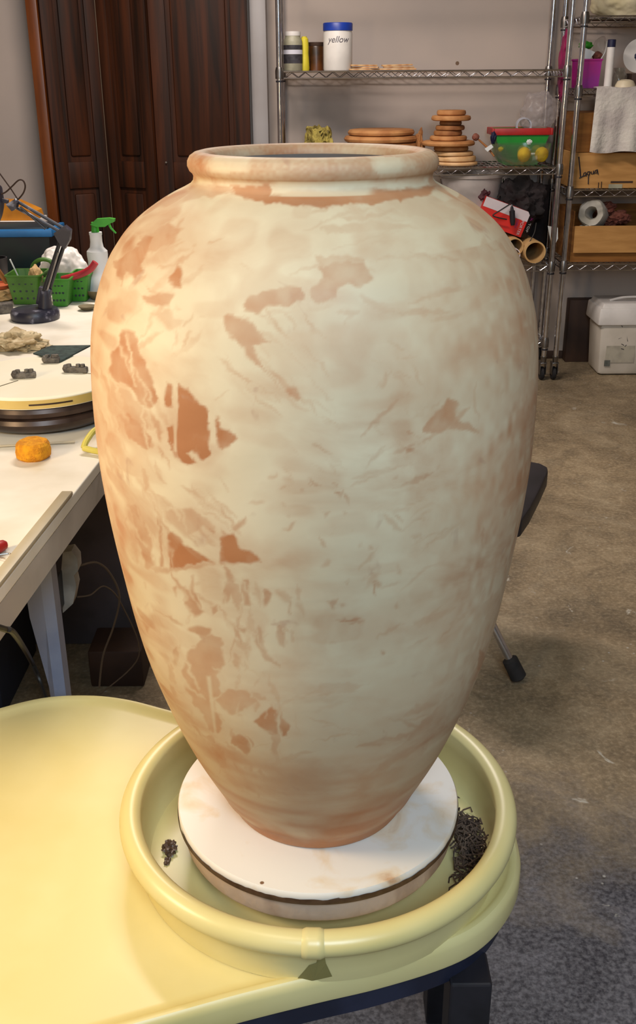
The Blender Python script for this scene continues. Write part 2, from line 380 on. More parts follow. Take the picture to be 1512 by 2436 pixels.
def tag(o, label, cat, group=None, kind=None):
    o['label'] = label; o['category'] = cat
    if group: o['group'] = group
    if kind: o['kind'] = kind
    return o
def thing(name, label, cat, loc, group=None):          # Empty at the base; parts are given in world coordinates
    o = D.objects.new(name, None); COL.objects.link(o); o.location = Vector(loc); o['_o'] = list(Vector(loc)); o.empty_display_size = .05
    return tag(o, label, cat, group)
def struct(o): o['kind'] = 'structure'; return o
def copy_tree(o, parent=None):
    c = o.copy(); COL.objects.link(c)
    if parent is not None: c.parent = parent
    for ch in [k for k in D.objects if k.parent == o]: copy_tree(ch, c)
    return c
def smoothpts(pts, n=10):
    pts = [Vector(p) for p in pts]; out = []
    for i in range(len(pts) - 1):
        p0 = pts[max(i - 1, 0)]; p1 = pts[i]; p2 = pts[i + 1]; p3 = pts[min(i + 2, len(pts) - 1)]
        for k in range(n):
            t = k / n
            out.append(.5 * ((2 * p1) + (p2 - p0) * t + (2 * p0 - 5 * p1 + 4 * p2 - p3) * t * t + (3 * p1 - p0 - 3 * p2 + p3) * t ** 3))
    return out + [pts[-1]]

# ------------------------------------------------------------ room
WY = 4.17; XL = -2.7; XR = 3.2; YF = -3.4; ZC = 2.75
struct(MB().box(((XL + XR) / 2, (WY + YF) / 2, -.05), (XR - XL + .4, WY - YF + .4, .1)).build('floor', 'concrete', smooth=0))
struct(MB().box(((XL + XR) / 2, (WY + YF) / 2, ZC + .05), (XR - XL + .4, WY - YF + .4, .1)).build('ceiling', 'ceiling_paint', smooth=0))
struct(MB().box(((XL + XR) / 2, WY + .06, ZC / 2), (XR - XL + .4, .12, ZC)).build('wall_back', 'wall_plaster', smooth=0))
struct(MB().box(((XL + XR) / 2, YF - .06, ZC / 2), (XR - XL + .4, .12, ZC)).build('wall_front', 'wall_plaster', smooth=0))
struct(MB().box((XL - .06, (WY + YF) / 2, ZC / 2), (.12, WY - YF, ZC)).build('wall_left', 'wall_plaster', smooth=0))
struct(MB().box((XR + .06, (WY + YF) / 2, ZC / 2), (.12, WY - YF, ZC)).build('wall_right', 'wall_plaster', smooth=0))
# folding closet door: panels zigzag
dl = py(65, 0, 4.0).x; dr = py(588, 0, 4.0).x
P0 = (dl + .045, 3.99); P1 = (-.992, 4.115); P2 = (-.742, 3.995); P3 = (dr, 3.995)
door = D.objects.new('door_1', None); COL.objects.link(door); door['_o'] = [0, 0, 0]; door['kind'] = 'structure'
door['label'] = 'dark brown wooden bifold closet door standing partly folded'
def panel(a, b):
    a = Vector((*a, 0)); b = Vector((*b, 0)); w = (b - a).length; ang = math.atan2(b.y - a.y, b.x - a.x)
    R = Matrix.Rotation(ang, 3, 'Z'); mb = MB()
    def bx(x0, x1, z0, z1, y0, y1, bev=.003):
        c = R @ Vector(((x0 + x1) / 2, (y0 + y1) / 2, 0)) + a
        mb.box((c.x, c.y, (z0 + z1) / 2), (x1 - x0, y1 - y0, z1 - z0), bev, R)
    g = .003; st = .06 if w < .35 else .075
    zs = [(.02, .22), (.88, 1.0), (1.93, 2.05)]
    bx(g, g + st, .02, 2.05, -.017, .017); bx(w - g - st, w - g, .02, 2.05, -.017, .017)
    for z0, z1 in zs: bx(g + st, w - g - st, z0, z1, -.016, .016)
    for z0, z1 in ((.22, .88), (1.0, 1.93)):
        bx(g + st, w - g - st, z0, z1, -.004, .006, 0)
        bx(g + st + .022, w - g - st - .022, z0 + .025, z1 - .025, -.013, 0, .009)
    mb.build('door_panel', 'door_wood', door)
panel(P0, P1); panel(P1, P2); panel(P2, P3)
MB().cyl((P3[0] - .40, 3.966, 1.0), (P3[0] - .40, 3.978, 1.0), .004).build('door_knob', 'chrome_dull', door)
MB().box((dl + .02, 4.03, 1.04), (.05, .12, 2.08), .004).build('door_jamb', 'door_brown_light', door)
MB().tube([(P1[0], 4.088, .3), (P1[0] + .001, 4.088, 1.2), (P1[0], 4.088, 2.03)], .0022).build('door_seam', 'cable_grey', door)
# light gap strip of the hinge side is left to the light; casing right of the door
x0 = dr + .004; x1 = py(632, 0, 4.1).x
struct(MB().box(((x0 + x1) / 2, 4.11, 1.05), (x1 - x0, .12, 2.1), .004).build('trim_1', 'trim_paint'))
struct(MB().box(((XL + dl) / 2 - .01, WY - .008, .05), (dl - XL - .02, .016, .1), .003).build('baseboard_left', 'trim_paint'))
struct(MB().box(((x1 + XR) / 2, WY - .006, .02), (XR - x1, .012, .04), .002).build('baseboard_back', 'brown_dark'))

# ------------------------------------------------------------ wire shelving
YF1 = 3.743; YB = 4.125
def shelving(name, label, xa, xb, zs, ztop, group):
    t = thing(name, label, 'shelf', (xa, YF1, 0), group)
    for x in (xa, xb):
        for y in (YF1, YB):
            po = MB().cyl((x, y, .1), (x, y, ztop), .0127, n=20)
            for k in range(int((ztop - .12) / .0254 / 2)):
                pass
            p = po.build('post', 'chrome', t)
            # caster: fork, wheel
            c = MB().cyl((x, y, .085), (x, y, .12), .011, .016).box((x - .014, y + .012, .06), (.003, .045, .06), .001).box((x + .014, y + .012, .06), (.003, .045, .06), .001).box((x, y + .005, .088), (.032, .04, .006), .002)
            c.build('caster_fork', 'chrome_dull', p)
            MB().lathe([(0, -.011), (.026, -.011), (.032, -.006), (.032, .006), (.026, .011), (0, .011)], (x, y + .02, .032), 24, Matrix.Rotation(PI / 2, 3, 'Y')).build('caster_wheel', 'black_rubber', p)
            for z in zs:
                MB().lathe([(.0128, -.012), (.018, -.012), (.0185, .02), (.015, .034), (.0128, .034)], (x, y, z - .02), 20).build('collar', 'chrome_dull', p)
                MB().lathe([(.0128, 0), (.0165, 0), (.0165, .007), (.0128, .007)], (x, y, z - .046), 20).build('clip_ring', 'black_plastic', p)
    for z in zs:
        mb = MB(); x0_, x1_ = xa + .017, xb - .017
        for y in (YF1, YB):
            mb.tube([(x0_, y, z - .003), (x1_, y, z - .003)], .003, 6); mb.tube([(x0_, y, z - .030), (x1_, y, z - .030)], .003, 6)
            n = int((x1_ - x0_) / .031); pts = [(x0_ + (x1_ - x0_) * i / n, y + .002, z - (.006 if i % 2 else .028)) for i in range(n + 1)]
            mb.tube(pts, .0018, 5)
        for x in (xa, xb):
            mb.tube([(x, YF1 + .017, z - .003), (x, YB - .017, z - .003)], .003, 6); mb.tube([(x, YF1 + .017, z - .030), (x, YB - .017, z - .030)], .003, 6)
            n = 12; mb.tube([(x, YF1 + .017 + (YB - YF1 - .034) * i / n, z - (.006 if i % 2 else .028)) for i in range(n + 1)], .0018, 5)
        n = int((xb - xa) / .024)
        for i in range(1, n):
            x = xa + (xb - xa) * i / n; mb.tube([(x, YF1, z - .0015), (x, YB, z - .0015)], .0014, 4)
        for k in (.25, .5, .75): mb.tube([(xa, YF1 + (YB - YF1) * k, z - .005), (xb, YF1 + (YB - YF1) * k, z - .005)], .0025, 5)
        mb.build('wire_shelf', 'chrome', t)
    return t
G = 'chrome wire shelving units by the back wall'
Z1 = [1.85, 1.388, .985, .556, .197]
Z2 = [1.596, 1.309, .888, .558]
S1 = shelving('wire_shelving_unit', 'chrome wire shelving unit holding the blue lidded jar and clay discs', -.151, 1.093, Z1, 1.9, G)
S2 = shelving('wire_shelving_unit', 'chrome wire shelving unit holding cardboard boxes at the right edge', 1.150, 2.37, Z2, 1.9, G)
S2.name = 'wire_shelving_unit.001'

# ------------------------------------------------------------ shelf 1, top: jars
zt = Z1[1]; YJ = 3.84
def sc(y=YJ, x=0): return (Vector((x, y, 1.2)) - Vector(CAM)).dot(Vector(cf)) / F   # metres per pixel there
k = sc()
c = py(697, 163, YJ)
t = thing('supplement_jar', 'small white jar with black and white label banding and flat white lid, leftmost', 'jar', (c.x, YJ, zt))
r = 22 * k
MB().lathe([(0, 0), (r * .94, 0), (r, .004), (r, .115), (r * .95, .125), (r * .8, .135), (r * .8, .145), (0, .145)], (c.x, YJ, zt), 32).build('jar_body', 'olive_lid', t)
MB().lathe([(r * .6, .140), (r * .82, .140), (r * .84, .146), (r * .82, .157), (0, .158)], (c.x, YJ, zt), 32).build('lid', 'white_plastic', t)
MB().lathe([(r + .0006, .030), (r + .0006, .066)], (c.x, YJ, zt), 32).build('label_band', 'label_black', t)
MB().lathe([(r + .0006, .067), (r + .0006, .084)], (c.x, YJ, zt), 32).build('label_band', 'label_white', t)
MB().lathe([(r + .0006, .085), (r + .0006, .103)], (c.x, YJ, zt), 32).build('label_band', 'label_black', t)
c = py(724, 163, 3.86); w = 11 * k
t = thing('yellow_squeeze_bottle', 'yellow plastic squeeze bottle standing between jars', 'bottle', (c.x, 3.86, zt))
MB().lathe([(0, 0), (w, 0), (w * 1.08, .01), (w * .98, .05), (w * .9, .07), (w * .95, .1), (w * .85, .128), (w * .6, .134), (0, .134)], (c.x, 3.86, zt), 32).build('bottle_body', 'yellow_plastic', t)
MB().lathe([(w * .55, .133), (w * .55, .138), (0, .138)], (c.x, 3.86, zt), 24).build('cap', 'yellow_plastic', t)
c = py(752, 163, 3.9); r = 18 * sc(3.9)
t = thing('amber_jar', 'dark brown jar standing beside the blue lidded jar', 'jar', (c.x, 3.9, zt))
MB().lathe([(0, 0), (r, 0), (r, .095), (r * .95, .1), (0, .1)], (c.x, 3.9, zt), 32).build('jar_body', 'amber_jar', t)
MB().lathe([(r * .97, .1), (r * .99, .101), (r * .99, .116), (0, .116)], (c.x, 3.9, zt), 32).build('lid', 'brown_dark', t)
c = py(803, 163, YJ); r = 33 * k; r = 33.5 * k
t = thing('glaze_jar', 'tall white plastic jar with a blue lid and pencilled word', 'jar', (c.x, YJ, zt))
MB().lathe([(0, 0), (r * .96, 0), (r, .006), (r, .148), (r * .97, .154), (r * .97, .16), (0, .16)], (c.x, YJ, zt), 40).build('jar_body', 'white_satin', t)
MB().lathe([(r * .98, .158), (r * 1.02, .159), (r * 1.02, .186), (r * .98, .19), (0, .19)], (c.x, YJ, zt), 40).build('lid', 'blue_lid', t)
tb = MB()
def bent_text(mb, s, size, cx, cy, cz, r, shear=0):
    m2 = MB(); m2.text(s, size, Matrix.Identity(4), .0001, shear)
    for v in m2.bm.verts:
        a = v.co.x / r; rr = r + .0006 + v.co.z
        v.co = Vector((cx + rr * math.sin(a), cy - rr * math.cos(a), cz + v.co.y))
    mb._merge(m2.bm)
bent_text(tb, 'yellow', .036, c.x, YJ, zt + .122, r, .3)
tb.build('handwriting', 'pencil_ink', t, smooth=0)
# wooden sticks
def stick(x0, x1, y0, y1, z, rot, label, w=.018, th=.006, m='wood_stick'):
    a = py(x0, 150, y0); b_ = py(x1, 150, y1); mid = Vector(((a.x + b_.x) / 2, (y0 + y1) / 2, z)); L_ = math.hypot(b_.x - a.x, y1 - y0)
    R = Matrix.Rotation(math.atan2(y1 - y0, b_.x - a.x), 3, 'Z') @ Matrix.Rotation(rot, 3, 'Y')
    o = MB().box((0, 0, 0), (L_, w, th), .0012).build('clay_rib', m)
    o.location = mid; o.rotation_euler = R.to_euler(); tag(o, label, 'rib', 'thin wooden slats on the shelf by the blue lidded jar')
g_ = [(830, 905, 3.80, 3.82, .004, 0, 'thin tan wooden slat, lowest by the blue lidded jar'),
      (838, 900, 3.83, 3.80, .0115, .0, 'thin tan wooden slat lying second up by the blue lidded jar'),
      (834, 896, 3.80, 3.83, .020, .01, 'pale wooden slat on top of the pile by the blue lidded jar'),
      (903, 990, 3.80, 3.79, .004, 0, 'thin wooden slat, lowest and furthest right of the pile'),
      (912, 984, 3.83, 3.86, .012, .01, 'thin wooden slat in the middle of the right hand pile'),
      (908, 980, 3.79, 3.82, .020, -.02, 'pale wooden slat tilted on top of the right hand pile')]
for a in g_: stick(a[0], a[1], a[2], a[3], zt + a[4], a[5], a[6])

# ------------------------------------------------------------ shelf 1, middle: clay discs, baskets
zt = Z1[2]
# raffia bundle
c = py(758, 345, 3.9)
mb = MB()
mb.blob((c.x, 3.93, zt + .045), (.062, .05, .048), .5, 2.5, 4, 3, -.045)
for i in range(26):
    a = random.random() * 6.28; e_ = .35 + random.random() * .6
    p = [Vector((c.x + .05 * math.cos(a + q * .9) * (1 + .25 * random.random()), 3.93 + .04 * math.sin(a + q * .9), zt + .05 + .045 * math.sin(q * e_ * 2) + .01 * random.random())) for q in range(5)]
    mb.tube(smoothpts(p, 5), .003, 5)
o = mb.build('raffia_bundle', 'raffia', off=Vector((c.x, 3.93, zt))); o.scale = (.95, .8, 1.62); tag(o, 'crumpled yellow green bundle of raffia left on the middle shelf', 'bundle')
# pale cloth behind raffia
# two large stacked discs
def disc(cx, cy, z, r, h, m, label, grp, tilt=(0, 0), name='clay_disc', seed=1):
    mb = MB(); n = 48
    prof = [(0, 0), (r * .9, 0), (r * .98, h * .15), (r, h * .5), (r * .96, h * .9), (r * .88, h), (0, h * .97)]
    mb.lathe(prof, (0, 0, 0), n)
    for v in mb.bm.verts:
        rr = math.hypot(v.co.x, v.co.y)
        if rr > r * .5: q = 1 + .035 * mnoise.noise(Vector((v.co.x * 22 + seed, v.co.y * 22, 0))); v.co.x *= q; v.co.y *= q
    o = mb.build(name, m); o.location = (cx, cy, z); o.rotation_euler = (tilt[0], tilt[1], 0); return tag(o, label, 'clay disc', grp)
GD = 'round clay discs stacked on the middle shelf'
c = py(905, 345, 3.92); s_ = sc(3.92)
zb = zt + .002
disc(c.x, 3.92, zb, .172, .049, 'bisque_dark', 'very wide clay disc at the bottom of the low pile', GD, seed=2)
disc(c.x, 3.92, zb + .050, .17, .049, 'bisque', 'wide clay disc second from the bottom of the low pile', GD, seed=5)
disc(c.x - .002, 3.92, zb + .100, .168, .028, 'bisque', 'wide clay disc second from the top of the low pile', GD, seed=3)
disc(c.x + .002, 3.92, zb + .129, .152, .026, 'bisque', 'wide clay disc on top of the low pile of four', GD, seed=4)
o = MB().blob((0, 0, 0), (.010, .008, .045), .3, 3, 3, 8).build('clay_shard', 'bisque_dark'); q = py(999, 322, 3.95); o.location = (q.x, 3.95, q.z - .01); o.rotation_euler = (0, .1, 0)
tag(o, 'thin upright clay shard beside the low pile of discs', 'clay shard')
mb = MB().blob((py(985, 345, 3.9).x, 3.9, zt + .045), (.028, .03, .046), .4, 3, 4, 12, -.045); o = mb.build('clay_scrap', 'bisque_dark', off=Vector((py(985, 345, 3.9).x, 3.9, zt))); o.scale = (.8, .8, 1.5); o.location.x += .02; tag(o, 'crumbly brown clay scrap beside the low pile of discs', 'clay scrap')
# the tall pile: px rows (left, right, ytop, ybottom, mat)
rows = [(1036, 1138, 386, 395, 'bisque_light', 'long pale clay disc at the very bottom of the tall pile'),
        (1034, 1134, 372, 385, 'bisque_light', 'pale clay disc second from the bottom of the tall pile'),
        (1030, 1127, 361, 371, 'bisque_light', 'pale clay disc third from the bottom of the tall pile'),
        (1032, 1114, 348, 360, 'bisque', 'orange clay disc below the widest one in the tall pile'),
        (1003, 1129, 336, 348, 'bisque', 'wide rough clay disc sticking out in the middle of the tall pile'),
        (1021, 1110, 326, 337, 'bisque', 'clay disc resting on the widest one of the tall pile'),
        (1030, 1098, 314, 326, 'bisque_dark', 'brown clay disc in the upper half of the tall pile'),
        (1033, 1104, 303, 314, 'bisque_dark', 'brown clay disc fourth from the top of the tall pile'),
        (1043, 1096, 293, 303, 'bisque_dark', 'small brown clay disc third from the top of the tall pile'),
        (1023, 1117, 280, 292, 'bisque', 'orange clay disc overhanging second from the top of the tall pile'),
        (1035, 1104, 268, 280, 'bisque', 'small orange clay disc on top of the tall pile')]
YS = 3.88; s_ = sc(YS); n_ = len(rows); zc = zt + .002
hz = []
for i, (a, b_, y0, y1, m, lab) in enumerate(rows):
    r = (b_ - a) / 2 * s_; h = (y1 - y0) * s_ / .955 * 1.0 * .93
    cx = py((a + b_) / 2, 340, YS).x
    disc(cx, YS, zc, r, h, m, lab, GD, (random.uniform(-.0, .0), 0), seed=10 + i); zc += h + .0006
# foam brush with tag
a = py(1131, 326, 3.86); b_ = py(1160, 352, 3.80); cc = py(1175, 372, 3.78)
t = thing('paint_brush', 'brush with a brown tip and white paper tag beside the tall disc pile', 'brush', (cc.x, 3.78, zt))
MB().tube([a + (b_ - a) * .25, b_, cc], [.004, .005, .004], 10).build('handle', 'brush_wood', t)
MB().blob(a, (.016, .014, .016), .2, 3, 3, 2).build('bristles', 'clay_lump', t)
q0, q1, q2, q3 = py(1152, 354, 3.775), py(1168, 343, 3.775), py(1173, 350, 3.775), py(1159, 361, 3.775)
MB().slab([q0, q1, q2, q3], .001).build('paper_tag', 'tag_white', t)
# green basket, red rim
def basket(x0, x1, x2, x3, y0, y1, Y, dep, m1, m2, name, label, cat, rim):
    k_ = 0
    a = py(x0, y0, Y); b_ = py(x1, y0, Y); c_ = py(x2, y1, Y); d_ = py(x3, y1, Y)
    cx = (a.x + b_.x) / 2; wt = (b_.x - a.x) / 2; wb = (d_.x - c_.x) / 2; zb_, ztp = c_.z, a.z
    t = thing(name, label, cat, (cx, Y + dep / 2, zb_))
    mb = MB(); rg = lambda w, dd, z, ins: [(cx + sx * (w - ins), Y + dep / 2 + sy * (dd - ins), z) for sx, sy in ((-1, -1), (1, -1), (1, 1), (-1, 1))]
    b2 = bmesh.new(); rings = [rg(wb, dep / 2 * .85, zb_, 0), rg(wt, dep / 2, ztp, 0), rg(wt, dep / 2, ztp, .004), rg(wb, dep / 2 * .85, zb_ + .004, .004)]
    R_ = [[b2.verts.new(v) for v in q] for q in rings]
    for p, q in zip(R_, R_[1:]):
        for i in range(4): b2.faces.new((p[i], p[(i + 1) % 4], q[(i + 1) % 4], q[i]))
    b2.faces.new(R_[0][::-1]); b2.faces.new(R_[-1]); bmesh.ops.recalc_face_normals(b2, faces=b2.faces[:])
    mb._merge(b2); mb.build('basket_body', m1, t, smooth=0)
    r2 = MB(); e = .006
    for sx in (-1, 1): r2.box((cx + sx * (wt + .001), Y + dep / 2, ztp - rim / 2 + .003), (.010, dep + .014, rim), .002)
    for sy in (-1, 1): r2.box((cx, Y + dep / 2 + sy * (dep / 2 + .001), ztp - rim / 2 + .003), (2 * wt + .014, .010, rim), .002)
    r2.build('rim', m2, t)
    return t
bk = basket(1174, 1312, 1204, 1284, 307, 393, 3.925, .15, 'green_plastic', 'red_plastic', 'green_basket', 'green plastic basket with a red rim on the middle shelf', 'basket', .030)
bk.location.z += 0
# glass bowl with balls
c = py(1240, 372, 3.80); r = 72 * sc(3.80)
bw = MB(); n = 56; prof = [(0, 0), (r * .5, 0), (r * .8, .022), (r * .95, .05), (r, .092), (r * .97, .092), (r * .92, .05), (r * .77, .026), (r * .48, .004), (0, .004)]
bz = zt + .003
bw.lathe(prof, (c.x, 3.828, bz), n)
for v in bw.bm.verts: v.co.y = 3.828 + (v.co.y - 3.828) * .60
o = bw.build('clear_bowl', 'clear_plastic', off=Vector((c.x, 3.828, bz))); tag(o, 'clear plastic bowl in front of the green basket', 'bowl')
for (xx, yy, lab) in ((1249, 361, 'yellow ball in the clear bowl, nearest the middle'), (1291, 358, 'yellow ball in the clear bowl, nearest the shelf post')):
    q = py(xx, yy, 3.80); o = MB().blob((0, 0, 0), (.030, .030, .033), .03, 2, 4, 3).build('yellow_ball', 'tennis_yellow'); o.location = (q.x, 3.825, zt + .048); tag(o, lab, 'ball', 'yellow balls in the clear bowl')
for (xx, yy, Y, r, m, nm, lab, ct) in ((1258, 338, 3.80, .011, 'tag_white', 'paper_scrap', 'small pinkish white scrap in front of the green basket', 'scrap'), (1190, 355, 3.83, .01, 'yellow_plastic', 'yellow_peg', 'tiny yellow peg in the clear bowl left side', 'peg')):
    q = py(xx, yy, Y - .035); o = MB().blob((0, 0, 0), (r, r * .7, r), .5, 2, 3, 3).build(nm, m); o.location = q; tag(o, lab, ct)
q = py(1172, 328, 3.87); o = MB().blob((0, 0, 0), (.012, .02, .028), .4, 2, 3, 3).build('blue_cap', 'dark_blue'); o.location = (q.x, 3.86, q.z); tag(o, 'dark blue cap wedged left of the green basket', 'cap')
# plastic film bags behind basket
q = py(1245, 300, 4.0); o = MB().lathe([(.030, 0), (.036, 0), (.036, .03), (.030, .03)], (0, 0, 0), 32, Matrix.Rotation(PI / 2, 3, 'X'), close=True).build('plastic_ring', 'label_white'); o.location = (q.x, 4.02, q.z + .002); tag(o, 'small whitish plastic ring poking out of the green basket', 'ring')
q = py(1300, 285, 3.98)
o = MB().blob((0, 0, 0), (.115, .07, .10), .2, 2.2, 5, 6, rot=Matrix.Rotation(-.6, 3, 'Y')).build('plastic_bag', 'film'); o.scale = (.8, .8, .85); o.location = (q.x - .03, 4.03, q.z + .03); tag(o, 'translucent plastic bag bulging above the green basket', 'bag')

# ------------------------------------------------------------ shelf 1, lower
zt = Z1[3]
c = py(1135, 440, 3.92)
t = thing('frosted_bucket', 'frosted plastic bucket standing behind the red and white box', 'bucket', (c.x, 3.98, zt))
MB().lathe([(0, 0), (.115, 0), (.12, .01), (.142, .37), (.148, .372), (.148, .385), (.138, .385), (.114, .012), (0, .01)], (c.x - .02, 3.975, zt), 40).build('bucket_body', 'frosted_bucket', t)
MB().tube(smoothpts([(c.x - .02 + .147 * math.cos(a), 3.975 - .147 * math.sin(a) * .98 - .006, zt + .36 - .12 * math.sin(a)) for a in [i * PI / 12 for i in range(13)]], 3), .0025, 6).build('bail_handle', 'chrome', t)
# dark cloth bag
c = py(1235, 480, 3.9)
o = MB().blob((0, 0, 0), (.115, .09, .10), .45, 2.0, 5, 21, rot=Matrix.Rotation(.45, 3, 'Y')).build('dark_bag', 'dark_cloth'); o.location = (c.x, 3.93, c.z); tag(o, 'crumpled black cloth bag heaped above the red and white box', 'bag')
o = MB().box((0, 0, .16), (.36, .012, .32), .002).build('black_backing', 'dark_cloth'); o.location = (c.x + .0, 4.098, zt + .001); tag(o, 'black flat portfolio added for the shade at the back of the lower shelf', 'backing')  # dark sheet put in to stand for the shade behind the tubes
q = py(1150, 466, 3.85); o = MB().blob((0, 0, 0), (.032, .04, .038), .3, 2, 4, 5).build('maroon_pouch', 'maroon'); o.location = (q.x, 3.87, q.z); tag(o, 'maroon pouch squeezed left of the red and white box', 'pouch')
# red box, tilted: corner pixels of the front face (plane y = 3.76)
Yb = 3.80
tl, tr, br = py(1158, 466, Yb), py(1263, 505, Yb), py(1248, 557, Yb)
ux = (tr - tl); ux = (py(1262, 506, Yb) - py(1157, 467, Yb)); W_ = ux.length; ux.normalize()
uz = (py(1157, 467, Yb) - py(1142, 520, Yb)); uz = uz - ux * uz.dot(ux); uz.normalize()
uy = uz.cross(ux)
Hb = (py(1262, 506, Yb) - br).dot(uz) * 1.0
org = py(1157, 467, Yb)           # top-left-front corner
t = thing('red_box', 'red and white cardboard box tilted on the lower wire shelf', 'box', br)
def bp(u, v, w): return org + ux * u - uz * v + uy * w   # u right, v down, w outward(-) / inward(+)
sgn = 1 if uy.y > 0 else -1
def slabp(u0, u1, v0, v1, w, th, cut=0):
    pts = [bp(u0, v0, w), bp(u1 - cut, v0, w), bp(u1, v0 + cut, w), bp(u1, v1, w), bp(u0, v1, w)] if cut else [bp(u0, v0, w), bp(u1, v0, w), bp(u1, v1, w), bp(u0, v1, w)]
    return pts
dpt = .055
Hb = .118
mb = MB()
pts = slabp(0, W_, 0, Hb, 0, 0, .012); b2 = bmesh.new(); A_ = [b2.verts.new(p) for p in pts]; B_ = [b2.verts.new(p + uy * dpt * sgn) for p in pts]; n = len(A_)
b2.faces.new(A_[::-1]); b2.faces.new(B_)
for i in range(n): b2.faces.new((A_[i], A_[(i + 1) % n], B_[(i + 1) % n], B_[i]))
bmesh.ops.recalc_face_normals(b2, faces=b2.faces[:]); mb._merge(b2); mb.build('carton', 'box_red', t, smooth=0)
def facing(mb, u0, u1, v0, v1, cut=0):
    pts = slabp(u0, u1, v0, v1, -.0008 * sgn, 0, cut); b2 = bmesh.new(); f_ = b2.faces.new([b2.verts.new(p) for p in pts]); r_ = bmesh.ops.extrude_face_region(b2, geom=[f_])
    for v in r_['geom']:
        if isinstance(v, bmesh.types.BMVert): v.co += uy * .0006 * sgn
    bmesh.ops.recalc_face_normals(b2, faces=b2.faces[:]); mb._merge(b2)
mb = MB(); facing(mb, 0, W_, 0, .044, .012); mb.build('white_panel', 'box_white', t, smooth=0)
def on_box(s, size, u, v, ang, m, nm='lettering', out=.0014):
    M = Matrix((ux, uz, uz)).transposed().to_4x4()
    X = ux * math.cos(ang) + uz * math.sin(ang); Y_ = -ux * math.sin(ang) + uz * math.cos(ang); Z_ = X.cross(Y_)
    M = Matrix(((X.x, Y_.x, Z_.x, 0), (X.y, Y_.y, Z_.y, 0), (X.z, Y_.z, Z_.z, 0), (0, 0, 0, 1))); M.translation = bp(u, v, -out * sgn)
    MB().text(s, size, M).build(nm, m, t, smooth=0)
on_box('PORTER', .019, W_ - .020, .078, -PI / 2, 'box_white')
on_box('CABLE', .013, W_ - .042, .068, -PI / 2, 'magenta')
# dark flap with white lettering to the right
mb = MB(); fl = [bp(W_ + .001, .012, .002 * sgn), bp(W_ + .036, .006, .03 * sgn), bp(W_ + .036, Hb - .006, .03 * sgn), bp(W_ + .001, Hb, .002 * sgn)]
mb.slab(fl, .002); mb.build('carton_end', 'box_black', t, smooth=0)
X = (fl[1] - fl[0]).normalized(); Y2 = uz; Xv = -Y2; Yv = X; Zv = Xv.cross(Yv)
if Zv.y > 0: Xv = Y2 * -1; Yv = X; Zv = Xv.cross(Yv)
M = Matrix(((Xv.x, Yv.x, Zv.x, 0), (Xv.y, Yv.y, Zv.y, 0), (Xv.z, Yv.z, Zv.z, 0), (0, 0, 0, 1))); M.translation = (fl[0] + fl[1]) / 2 - uz * .058 + Vector((0, -.003, 0))
MB().text('TOP', .022, M, .0005).build('lettering', 'tag_white', t, smooth=0)
M = M.copy(); M.translation = (fl[0] + fl[1]) / 2 - uz * .018 + Vector((0, -.003, 0)); MB().text('X', .02, M, .0005).build('lettering', 'magenta', t, smooth=0)
# cable with plug hanging in front
pts = [py(1215, 484, 3.78), py(1190, 500, 3.77), py(1172, 512, 3.77), py(1185, 518, 3.765), py(1205, 522, 3.765)]
t = thing('power_cable', 'black cable with a plug hanging over the red and white box', 'cable', py(1205, 522, 3.765))
MB().tube(smoothpts(pts, 8), .003, 8).build('cord', 'cable', t)
a, b_ = py(1217, 492, 3.765), py(1219, 536, 3.765); d_ = b_ - a
MB().tube([a, a + d_ * .18, a + d_ * .22, a + d_ * .8, b_], [.006, .008, .013, .0125, .009], 14).build('plug', 'black_plastic', t)
MB().box(a + Vector((0, 0, .004)), (.008, .004, .012), .001).build('prong', 'chrome_dull', t)
MB().tube(smoothpts([py(1275, 530, 3.77), py(1270, 555, 3.76), py(1256, 580, 3.755)], 8), .0025, 6).build('cord', 'cable', t)
# cardboard tubes lying front to back
def paper_tube(name, xx, yy, r, th, y0, y1, label, dx=0, m='cardboard_tube'):
    q = py(xx, yy, y0); mb = MB(); v = Vector((dx, y1 - y0, .0)); R = v.to_track_quat('Z', 'Y').to_matrix(); L_ = v.length
    zc_ = max(q.z, Z1[3] + r + .001)
    mb.lathe([(r, 0), (r, L_), (r - th, L_), (r - th, 0)], (q.x, y0, zc_), 40, R, close=True)
    return tag(mb.build(name, m, off=Vector((q.x, y0, zc_))), label, 'tube', 'cardboard tubes on the lower wire shelf')
paper_tube('cardboard_tube', 1272, 600, 27 * sc(3.76), .007, 3.73, 4.08, 'thick cardboard tube with a dark open end beside the post', -.02)
paper_tube('cardboard_tube', 1224, 588, 22 * sc(3.76), .005, 3.75, 4.05, 'pale cardboard tube half hidden behind the vase', -.02)
q = py(1224, 590, 3.74); mb = MB(); mb.lathe([(.030, 0), (.030, .3), (.026, .3), (.026, 0)], (0, 0, 0), 32, Matrix.Rotation(-PI / 2, 3, 'X'), close=True)
o = mb.build('paper_roll', 'box_white'); o.location = (q.x, 3.752, Z1[3] + .0425); tag(o, 'white paper roll inside the pale cardboard tube', 'roll')
q = py(1300, 545, 3.9); o = MB().slab([(0, 0, 0), (.05, .01, -.01), (.055, .01, -.06), (.03, 0, -.11)], .003).build('paper_sheet', 'tag_white'); o.location = (q.x - .005, 3.86, q.z + .02); tag(o, 'torn white sheet standing behind the front shelf post', 'paper')

